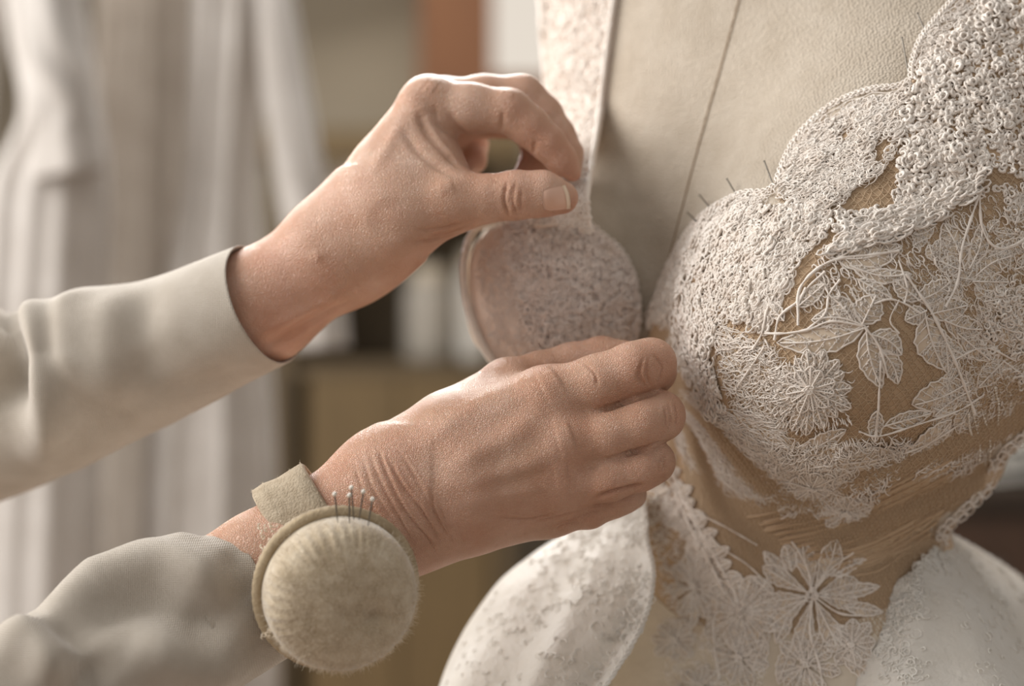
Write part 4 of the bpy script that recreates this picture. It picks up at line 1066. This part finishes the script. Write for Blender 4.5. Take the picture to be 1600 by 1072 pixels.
def lower_hand(h=0.0012):
    f = Field(P(230, 1060, -0.10)-0.02, P(1100, 470, 0.07)+np.array([0.0, 0.03, 0.03]), h)
    # forearm and wrist: two bones side by side
    f.chain([(150, 1030, -.035, 72), (400, 868, -.016, 62), (590, 748, -.006, 54)], .001)
    f.chain([(190, 1095, -.035, 72), (440, 935, -.012, 62), (622, 826, .000, 55)], .030)
    f.chain([(250, 1020, -.02, 70), (520, 850, .004, 56), (640, 775, .012, 50)], .030)
    # metacarpals
    f.chain([(595, 752, -.004, 54), (700, 690, -.004, 52), (852, 617, -.004, 40)], .02)
    f.chain([(605, 782, -.004, 54), (740, 735, -.009, 52), (876, 690, -.010, 42)], .022)
    f.chain([(615, 810, .000, 52), (740, 780, -.006, 50), (868, 757, -.006, 42)], .022)
    f.chain([(630, 832, .006, 48), (740, 812, .004, 45), (856, 799, .006, 38)], .022)
    # palm flesh on the far side
    f.chain([(640, 770, .014, 55), (820, 700, .022, 50)], .024)
    # thumb behind
    f.chain([(612, 735, .004, 50), (700, 664, .012, 46), (792, 601, .022, 39)], .022)
    f.chain([(792, 601, .022, 39), (845, 584, .030, 34), (893, 571, .035, 34), (940, 558, .036, 31), (978, 553, .033, 22)], .010, kend=.0015, reach=.025)
    # fingers: knuckle, middle joint, end joint, tip
    f.chain([(852, 618, -.004, 40), (935, 598, -.008, 43), (990, 577, -.009, 41), (1017, 568, -.004, 38), (1021, 580, .014, 34), (1016, 578, .032, 28), (998, 566, .043, 20)], .016, kend=.0008, reach=.035)
    f.chain([(876, 692, -.008, 40), (950, 680, -.011, 40), (1003, 661, -.011, 40), (1031, 650, -.006, 38), (1034, 648, .014, 32), (1022, 630, .034, 26), (1000, 612, .043, 19)], .016, kend=.0008, reach=.035)
    f.chain([(868, 762, -.006, 36), (950, 747, -.010, 35), (1000, 732, -.009, 34), (1021, 722, -.004, 32), (1022, 722, .014, 28), (1005, 712, .032, 23), (980, 700, .040, 17)], .016, kend=.0008, reach=.032)
    f.chain([(856, 800, .004, 33), (920, 797, .004, 28), (958, 782, .005, 26), (978, 774, .008, 25), (985, 772, .022, 23), (965, 765, .034, 19), (940, 758, .040, 15)], .014, kend=.0008, reach=.028)
    V, F = f.mesh(3)
    V, F = subdivide(V, F)
    z = lambda pts: [(560+.3731*a, 480+.3731*b) for a, b in pts]
    bv = bvh_of(V, F)
    paths = []
    # tendons and knuckles stand out, valleys between
    for p, a, w in [([(300, 745), (500, 610), (650, 530), (800, 395)], .0012, .0058), ([(250, 790), (450, 740), (700, 665), (850, 600)], .0010, .0058),
                    ([(240, 600), (450, 430), (700, 300)], .0008, .005), ([(360, 830), (600, 790), (830, 745)], .0007, .004),
                    ([(760, 330), (840, 290)], .0016, .008), ([(830, 560), (900, 540)], .0014, .008), ([(820, 720), (880, 710)], .0012, .008),
                    ([(480, 530), (640, 440), (760, 380)], -.0006, .005), ([(480, 690), (700, 600), (800, 530)], -.0006, .005), ([(500, 760), (700, 715), (820, 670)], -.0007, .004)]:
        paths.append((z(p), a, w))
    # wrist folds
    for p, k in [([(75, 575), (120, 700), (195, 850), (290, 970), (325, 1030)], 1.0), ([(112, 620), (180, 740), (262, 850), (330, 975)], .9), ([(15, 620), (60, 760), (150, 900)], .7), ([(300, 745), (322, 870), (398, 1000)], .8), ([(170, 600), (225, 690), (300, 800)], .5),
                 ([(345, 840), (375, 940), (405, 995)], .6), ([(42, 600), (92, 730), (170, 880), (250, 1020)], .8), ([(140, 640), (160, 700), (215, 790)], .5), ([(200, 640), (250, 740), (330, 880), (370, 960)], .45), ([(95, 600), (100, 640), (150, 730)], .5), ([(-20, 650), (20, 770), (100, 900)], .6), ([(240, 800), (290, 890), (345, 985)], .6), ([(420, 900), (430, 960), (440, 990)], .4)]:
        paths.append((z(p), -.00085*k, .0008)); paths.append((z([(a+14, b-3) for a, b in p]), .00035*k, .0010))
    # creases over the bent finger joints
    for p in [[(1195, 205), (1180, 275), (1212, 352)], [(1215, 215), (1208, 280), (1228, 340)], [(1238, 200), (1272, 255), (1252, 325)], [(1180, 250), (1172, 290), (1190, 330)],
              [(1298, 400), (1308, 460), (1300, 525)], [(1322, 395), (1334, 450), (1328, 505)], [(1285, 420), (1290, 500)], [(1268, 630), (1258, 690)], [(1285, 620), (1280, 680)],
              [(940, 230), (990, 280), (1000, 330)], [(730, 900), (810, 885), (940, 850)], [(800, 920), (900, 890), (1000, 850)], [(560, 880), (700, 890), (850, 860)], [(830, 930), (870, 910), (930, 905)]]:
        paths.append((z(p), -.0009, .0008))
    # deep lines where the fingers lie together
    for p in [[(925, 643), (960, 635), (1000, 622), (1030, 611)], [(945, 719), (985, 707), (1020, 696), (1045, 688)], [(925, 780), (955, 770), (985, 762), (1008, 757)]]:
        paths.append((p, -.0026, .0013))
    V = trace(V, F, bv, paths)
    return V, F

def upper_hand(h=0.0012):
    f = Field(P(300, 620, -0.02)-0.02, P(960, 90, 0.17)+np.array([0.0, 0.0, 0.01]), h)
    f.chain([(300, 540, .072, 92), (400, 482, .058, 92), (500, 412, .052, 76), (560, 372, .055, 66)], .001)
    f.chain([(450, 462, .08, 60), (580, 390, .082, 54)], .02)
    # metacarpals, index nearest
    f.chain([(548, 362, .054, 60), (600, 262, .052, 47), (668, 162, .052, 40)], .03)
    f.chain([(560, 360, .074, 56), (620, 250, .074, 44), (690, 165, .074, 40)], .02)
    f.chain([(568, 372, .094, 50), (630, 275, .097, 42), (694, 190, .098, 37)], .02)
    f.chain([(575, 390, .106, 44), (630, 310, .114, 38), (686, 230, .117, 32)], .02)
    # ball of the thumb and web
    f.chain([(560, 385, .050, 62), (625, 348, .036, 64), (705, 318, .032, 45)], .025)
    f.chain([(630, 290, .048, 45), (672, 246, .050, 36)], .022)
    f.chain([(600, 330, .05, 55), (680, 292, .044, 36)], .022)
    # thumb
    f.chain([(705, 316, .032, 43), (755, 311, .029, 37), (806, 305, .027, 37), (848, 303, .027, 35), (878, 309, .029, 26)], .016, kend=.0015, reach=.03)
    # fingers
    f.chain([(668, 162, .052, 39), (735, 169, .048, 38), (796, 174, .046, 34), (828, 198, .046, 31), (856, 224, .046, 27), (878, 250, .047, 23), (896, 271, .047, 13)], .014, kend=.0008, reach=.03)
    f.chain([(690, 164, .074, 38), (755, 154, .073, 36), (816, 152, .073, 34), (848, 180, .072, 30), (872, 212, .070, 26), (888, 240, .066, 22), (893, 268, .060, 16)], .014, kend=.0008, reach=.03)
    f.chain([(694, 190, .098, 36), (770, 182, .099, 32), (826, 192, .098, 30), (842, 232, .092, 26), (832, 262, .086, 23), (815, 282, .080, 18)], .014, kend=.0008, reach=.03)
    f.chain([(686, 232, .117, 30), (722, 222, .120, 26), (738, 226, .120, 24), (738, 250, .112, 21), (722, 266, .102, 17)], .014, kend=.0008, reach=.025)
    V, F = f.mesh(3)
    V, F = subdivide(V, F)
    z = lambda pts: [(480+.3375*a, 80+.3375*b) for a, b in pts]
    bv = bvh_of(V, F)
    paths = []
    for p, a, w in [([(925, 605), (912, 690), (938, 772)], -.0013, .0010), ([(965, 600), (952, 690), (975, 765)], -.0009, .0009), ([(992, 640), (985, 740)], -.0008, .0009), ([(945, 640), (935, 720)], -.0004, .0008),
                    ([(440, 360), (510, 460), (610, 540), (715, 585)], -.0016, .0022), ([(505, 250), (550, 370), (640, 470), (705, 545)], -.0018, .0022),
                    ([(590, 250), (600, 330), (680, 400)], -.0010, .0016), ([(650, 280), (700, 350), (740, 380)], -.0009, .0014), ([(560, 330), (620, 430), (690, 500)], .0008, .002),
                    ([(905, 285), (897, 365)], -.0009, .0012), ([(1055, 420), (1045, 480)], -.0008, .0012),
                    ([(560, 855), (650, 845), (770, 800)], -.0012, .0011), ([(480, 885), (600, 872), (720, 835)], -.0012, .0011), ([(520, 830), (640, 815), (720, 790)], -.0009, .0011),
                    ([(440, 190), (500, 230), (540, 300)], .0012, .004), ([(560, 150), (600, 170)], .0012, .005),
                    ([(300, 560), (380, 430), (430, 330)], .0010, .004), ([(600, 640), (680, 620)], .0010, .004), ([(890, 190), (960, 200)], .0006, .003)]:
        paths.append((z(p), a, w))
    # forearm tendons near the cuff
    for p, a, w in [([(400, 548), (480, 508), (560, 464)], -.0020, .0035), ([(395, 530), (470, 490), (550, 450)], .0018, .004), ([(500, 400), (492, 402)], .0008, .003)]:
        paths.append((p, a, w))
    V = trace(V, F, bv, paths)
    return V, F

LV, LF = lower_hand()
UV_, UF = upper_hand()
body_geo = Geo(); body_geo.add(LV, LF); body_geo.add(UV_, UF)
body = body_geo.build('body', M['skin'], person)
tag(body, 'bare hands and forearms, one low with its back turned, one high pinching')

# thumbnail of the upper hand
def nail(V, F, corners, name, lift=0.0007):
    bv = bvh_of(V, F); n = 14
    a, b, c, d = [np.array(q, float) for q in corners]   # root-top, tip-top, tip-bottom, root-bottom
    G = np.zeros((n, n, 3)); last = cast(bv, *(sum(np.array(q, float) for q in corners)/4))
    N = np.zeros((n, n, 3))
    for i in range(n):
        for j in range(n):
            u = j/(n-1); v = i/(n-1)
            # rounded root, slightly convex free edge
            uu = u; vv = 0.5 + (v-0.5)*(1 - 0.22*max(0, (0.3-u)/0.3)**2)
            uu = u + 0.10*(1-(2*v-1)**2)*(u-0.35)*1.2
            q = (a*(1-uu)+b*uu)*(1-vv) + (d*(1-uu)+c*uu)*vv
            hcast = cast(bv, q[0], q[1])
            if hcast is None: hcast = last
            last = hcast
            G[i, j] = hcast[0]; N[i, j] = hcast[1]
    for _ in range(3):
        G[1:-1, 1:-1] = (G[:-2, 1:-1]+G[2:, 1:-1]+G[1:-1, :-2]+G[1:-1, 2:])/4
    u = np.linspace(-1, 1, n); e = np.clip(1-np.maximum(np.abs(u)[:, None], np.abs(u)[None])**6, 0, 1)
    nm = unit(N.mean((0, 1)))
    G = G + nm*(lift*(0.25+0.75*e))[..., None]
    k = 12
    t = sheet(name, G[:, :k], 0.0012, M['nail'], person)
    tag(t, 'pale pink thumbnail')
    t2 = sheet('nail_tip', G[:, k-1:], 0.0012, M['nail_tip'], t)
    return t
nail(UV_, UF, [(847, 295), (883, 289), (891, 326), (851, 330)], 'thumbnail')

def sleeve(name, cl, folds, cuff, seed, label):
    cen = np.array([P(a, b, y) for a, b, y, r in cl]); rad = [R(r, y) for a, b, y, r in cl]
    nseg, nring = 144, 230
    G, c, t, r = loft(cen, rad, nseg, nring)
    s = np.concatenate([[0], np.cumsum(np.linalg.norm(np.diff(c, axis=0), axis=1))]); s = s[-1] - s   # distance from the cuff
    # soft bagging of the knit: gathers that wrap round the arm, calm towards the cuff
    a = np.arange(nseg)/nseg*2*np.pi
    amp = np.clip((s-0.02)/0.10, 0, 1)[:, None]
    q = np.stack(np.broadcast_arrays(np.cos(a)[None]*1.1, np.sin(a)[None]*1.1, s[:, None]*16), -1)
    n1 = vnoise(q, 1.0, seed); n2 = vnoise(q*2.1, 1.0, seed+3)
    disp = amp*(0.0045*n1 + 0.0024*n2) + 0.0006*n2
    rd = unit(G - c[:, None])
    G = G + rd*disp[..., None]
    V = G.reshape(-1, 3); F = gridfaces(nring, nseg, True)
    bv = bvh_of(V, F)
    V = trace(V, F, bv, [(a, b*1.5, c) for a, b, c in folds])
    G = V.reshape(nring, nseg, 3)
    for _ in range(4):
        G = .5*G+.25*(np.roll(G, 1, 1)+np.roll(G, -1, 1)); G[1:-1] = .5*G[1:-1]+.25*(G[:-2]+G[2:])
    # turned cuff edge and inside
    end = G[-1]; ce = c[-1]; te = t[-1]
    ins = []
    for dz, k in ((0.0012, 1.0), (0.0016, 0.985), (0.0010, 0.965), (-0.003, 0.95), (-0.012, 0.94), (-0.03, 0.92)):
        ins.append(ce + (end-ce)*k + te*dz)
    G = np.concatenate([G, np.array(ins)])
    o = mobj(name, G.reshape(-1, 3), gridfaces(len(G), nseg, True), M['sweater'], person)
    tag(o, label)
    return o
up_folds = [([(30, 470), (72, 530), (82, 630), (60, 730)], .013, .012), ([(112, 455), (125, 530), (130, 620)], .009, .013), ([(165, 445), (180, 540), (160, 640)], .005, .013),
            ([(52, 465), (62, 540), (40, 650)], -.010, .009), ([(5, 470), (18, 530), (8, 650)], -.012, .011), ([(92, 465), (106, 545), (95, 650)], -.006, .009), ([(-20, 455), (-25, 540), (-30, 640)], .012, .013),
            ([(235, 440), (215, 520), (245, 600)], -.003, .012), ([(250, 612), (330, 602), (400, 572)], -.002, .010)]
sleeve('sleeve', [(-560, 560, .30, 205), (-330, 640, .24, 175), (-110, 655, .16, 152), (50, 622, .105, 134), (200, 570, .080, 116), (310, 522, .064, 106), (408, 478, .050, 100)],
       up_folds, None, 5, 'oatmeal knit sleeve with a plain cuff on the raised arm')
lo_folds = [([(60, 955), (150, 912), (250, 885), (320, 905), (365, 945)], .009, .012), ([(90, 1000), (210, 945), (300, 965), (350, 1015)], -.006, .011),
            ([(0, 990), (60, 1020), (110, 1080)], .011, .013), ([(50, 985), (110, 1020), (165, 1080)], -.007, .011), ([(290, 852), (330, 870), (365, 880)], .003, .008),
            ([(200, 1010), (300, 1040), (390, 1055)], .005, .013), ([(190, 900), (260, 866), (320, 852)], .004, .010), ([(330, 880), (375, 905), (395, 950)], -.002, .008)]
sleeve('sleeve', [(-620, 1330, -.16, 205), (-380, 1290, -.12, 180), (-150, 1205, -.085, 158), (20, 1120, -.06, 142), (160, 1052, -.040, 130), (290, 985, -.024, 120), (398, 928, -.012, 113)],
       lo_folds, None, 9, 'oatmeal knit sleeve bunched on the lower forearm behind the pincushion')
# ------------------------------------------------------------------ wrist pincushion
pc_c = P(530, 926, -.052)
pcush = empty('pincushion', pc_c, 'round fuzzy beige pincushion strapped to the wrist of the lower hand', 'pincushion')
ax = unit(np.array([.30, -1.0, -.20])); e1 = unit(np.cross(np.array([0, 0, 1.0]), ax)); e2 = np.cross(ax, e1)
if e1[0] < 0: e1 = -e1
if e2[2] < 0: e2 = -e2
RC = R(123, -.06)
def cpt(r, th, h): return pc_c+e1*(r*np.cos(th))[..., None]+e2*(r*np.sin(th))[..., None]+ax*h[..., None]
nth, nr = 220, 60
th = np.arange(nth)/nth*2*np.pi; rr = np.linspace(0.004, 1, nr)
T, Q = np.meshgrid(th, rr)
bulge = Q*(1+.07*np.sin(np.pi*Q**3))*.985
H = .024*np.sqrt(np.maximum(1-Q**2.6, 0))-.004*(Q > .99)
ple = vnoise(np.stack([np.cos(T)*7, np.sin(T)*7, Q*0.6], -1), 1.0, 4)+.7*np.sin(T*46+2*np.sin(T*5))
leftness = .35+.65*np.clip(-.6*np.cos(T)+.6*np.sin(T)+.3, 0, 1)
H = H+.0019*ple*np.clip((Q-.5)/.45, 0, 1)**1.5*leftness*(Q < .995)
dim = (Q*np.cos(T)-.32)**2+(Q*np.sin(T)+.15)**2
H = H-.0035*np.exp(-dim/.012)-.0015*np.exp(-dim/.10)+.0006*vnoise(np.stack([Q*np.cos(T)*5, Q*np.sin(T)*5, T*0], -1), 1.0, 8)
G = cpt(bulge*RC, T, H)
G = np.concatenate([G, cpt(np.full((1, nth), RC*1.0), th[None], np.full((1, nth), -.009)), cpt(np.full((1, nth), RC*.92), th[None], np.full((1, nth), -.013)), cpt(np.full((1, nth), .002), th[None], np.full((1, nth), -.013))])
mobj('dome', G.reshape(-1, 3), gridfaces(len(G), nth, True)[:, ::-1], M['velvet'], pcush)
def ringtube(r, h, rad, name, mat, wob=0.0, nseg=200, sides=8):
    t = np.linspace(0, 2*np.pi, nseg+1)
    C = cpt(r*(1+wob*np.sin(t*60)), t, np.full(nseg+1, h)); N = np.broadcast_to(ax, C.shape)
    return mobj(name, *tubes(C[None], rad, N[None], sides), mat, pcush)
ringtube(RC*1.015, -.0065, .0030, 'rim_piping', M['piping'], .004)
ringtube(RC*1.005, -.0115, .0024, 'rim_cord', M['felt'], .006)
# short fibres standing off the velvet
def fibres(name, c, n, ln, rad, parent, mat, spread=.5, label=None):
    m = len(c); d = unit(n+RNG.normal(0, spread, (m, 3))); L = RNG.uniform(*ln, m)[:, None]
    side = unit(np.cross(d, RNG.normal(0, 1, (m, 3))))
    C = np.stack([c, c+d*L*.5+side*L*.08, c+d*L+side*L*.25], 1)
    o = mobj(name, *tubes(C, np.array([1, .8, .3])[None]*rad*np.ones((m, 1)), side[:, None]+0*C, 3), mat, parent)
    return tag(o, label, kind='stuff')
NG = vnormals(G.reshape(-1, 3), gridfaces(len(G), nth, True)[:, ::-1])
pick = RNG.choice(nth*nr, 9000, p=(np.repeat(rr, nth)/np.repeat(rr, nth).sum()))
fibres('fuzz', G.reshape(-1, 3)[pick], NG[pick], (.0008, .0026), .00007, pcush, M['fuzz'], .6)
pick = RNG.choice(np.arange(nth*(nr-8), nth*nr), 420)
fibres('stray_fibres', G.reshape(-1, 3)[pick], NG[pick], (.002, .0045), .00007, pcush, M['fuzz'], .45)
# felt wrist band
bc = P(496, 842, -.008); bd = unit(np.array([.835, .06, .55])); bu = unit(np.array([-.55, 0, .835])); bu = unit(bu-bd*(bu@bd)); bn = np.cross(bd, bu)
nb = 96; tb = np.arange(nb)/nb*2*np.pi; A, B = R(104, 0), R(84, 0)
rows = []
wob = .0012*np.sin(tb*3+1)
for off, k in ((-.5, 0), (-.46, 1), (-.25, 1.1), (0, 1.15), (.25, 1.1), (.46, 1), (.5, 0), (.46, -1), (.25, -1), (0, -1), (-.25, -1), (-.46, -1), (-.5, 0)):
    w = R(92, 0); th_ = .0016*k
    rows.append(bc+bd*(off*w)+bu*((A+th_+wob)*np.cos(tb)*(1+.05*(off < 0)))[:, None]+bn*((B+th_+wob)*np.sin(tb))[:, None])
WB = np.array(rows)
mobj('wrist_band', WB.reshape(-1, 3), gridfaces(len(WB), nb, True), M['felt'], pcush)
pk = RNG.integers(0, nb, 900); kk = RNG.integers(1, 6, 900); cc = WB[kk, pk]; nn_ = unit(cc-bc-((cc-bc)@bd)[:, None]*bd)
fibres('band_fuzz', cc, nn_, (.0006, .002), .00006, pcush, M['fuzz'], .8)
# torn felt ends where band meets cushion
g = Geo(); cts = np.array([P(a, b, -.047) for a, b in RNG.uniform((408, 815), (440, 860), (26, 2))])
V, F = curls(cts, np.broadcast_to(np.array([-.4, -.85, .3]), cts.shape), np.full(26, .0016), np.full(26, .00035), np.full(26, .002), turn=(.6, 2.2)); g.add(V, F)
g.build('frayed_felt', M['fuzz'], pcush)
cts = np.array([P(a, b, -.060) for a, b in RNG.uniform((412, 985), (432, 1000), (10, 2))])
V, F = curls(cts, np.broadcast_to(np.array([-.4, -.85, .3]), cts.shape), np.full(10, .0016), np.full(10, .0003), np.full(10, .0015), turn=(.6, 2.2)); g = Geo(); g.add(V, F)
g.build('frayed_felt', M['fuzz'], pcush)

# ------------------------------------------------------------------ pins
def pin(head, foot, label, group, hr=.0016, sr=.00042, mat_head='pinhead'):
    head = np.array(head); foot = np.array(foot); d = unit(foot-head)
    r = empty('dressmaker_pin', foot, label, 'pin', group)
    C = np.stack([head, (head+foot)/2, foot]); sd = unit(np.cross(d, np.array([.2, .9, .3])))
    g = Geo(); g.add(*tubes(C[None], np.array([[1, 1, .5]])*sr, np.broadcast_to(sd, C.shape)[None], 6)); g.build('shaft', M['steel'], r)
    g = Geo(); g.add(ICOV*hr*np.array([1, 1, 1])+head, ICOF); g.build('head', M[mat_head], r)
    return r
for (hx, hy), (fx, fy), lab in [((523, 772), (528, 818), 'leftmost round-headed pin standing in the top of the pincushion'), ((546, 774), (546, 820), 'short round-headed pin, second from the left in the pincushion'), ((549, 762), (553, 812), 'tall round-headed pin in the middle of the pincushion row'),
                                ((568, 768), (561, 812), 'slanting round-headed pin, second from the right in the pincushion'), ((582, 780), (575, 822), 'rightmost round-headed pin leaning right in the pincushion')]:
    pin(P(hx, hy, -.066), P(fx, fy, -.064), lab, 'pins in the pincushion', hr=R(4.2, -.06))
for (hx, hy), (fx, fy), lab in [((1413, 70), (1424, 142), 'long thin pin in the linen beside the topmost scallop notch'), ((1436, 32), (1452, 66), 'short pin at the top of the neckline near the frame edge'), ((1204, 264), (1216, 306), 'faint thin pin in the notch between middle and lowest scallop'),
                                ((1149, 290), (1163, 322), 'thin pin on the lowest scallop, rightmost of its three'), ((1108, 312), (1126, 342), 'thin pin on the lowest scallop, middle of its three'), ((1089, 338), (1108, 362), 'thin pin on the lowest scallop, leftmost of its three')]:
    hp, hn = S(np.array(hx), np.array(hy), .0035); fp, fn_ = S(np.array(fx), np.array(fy), .0002)
    pin(hp, fp, lab, 'pins along the neckline', hr=.0006, sr=.00042, mat_head='steel')
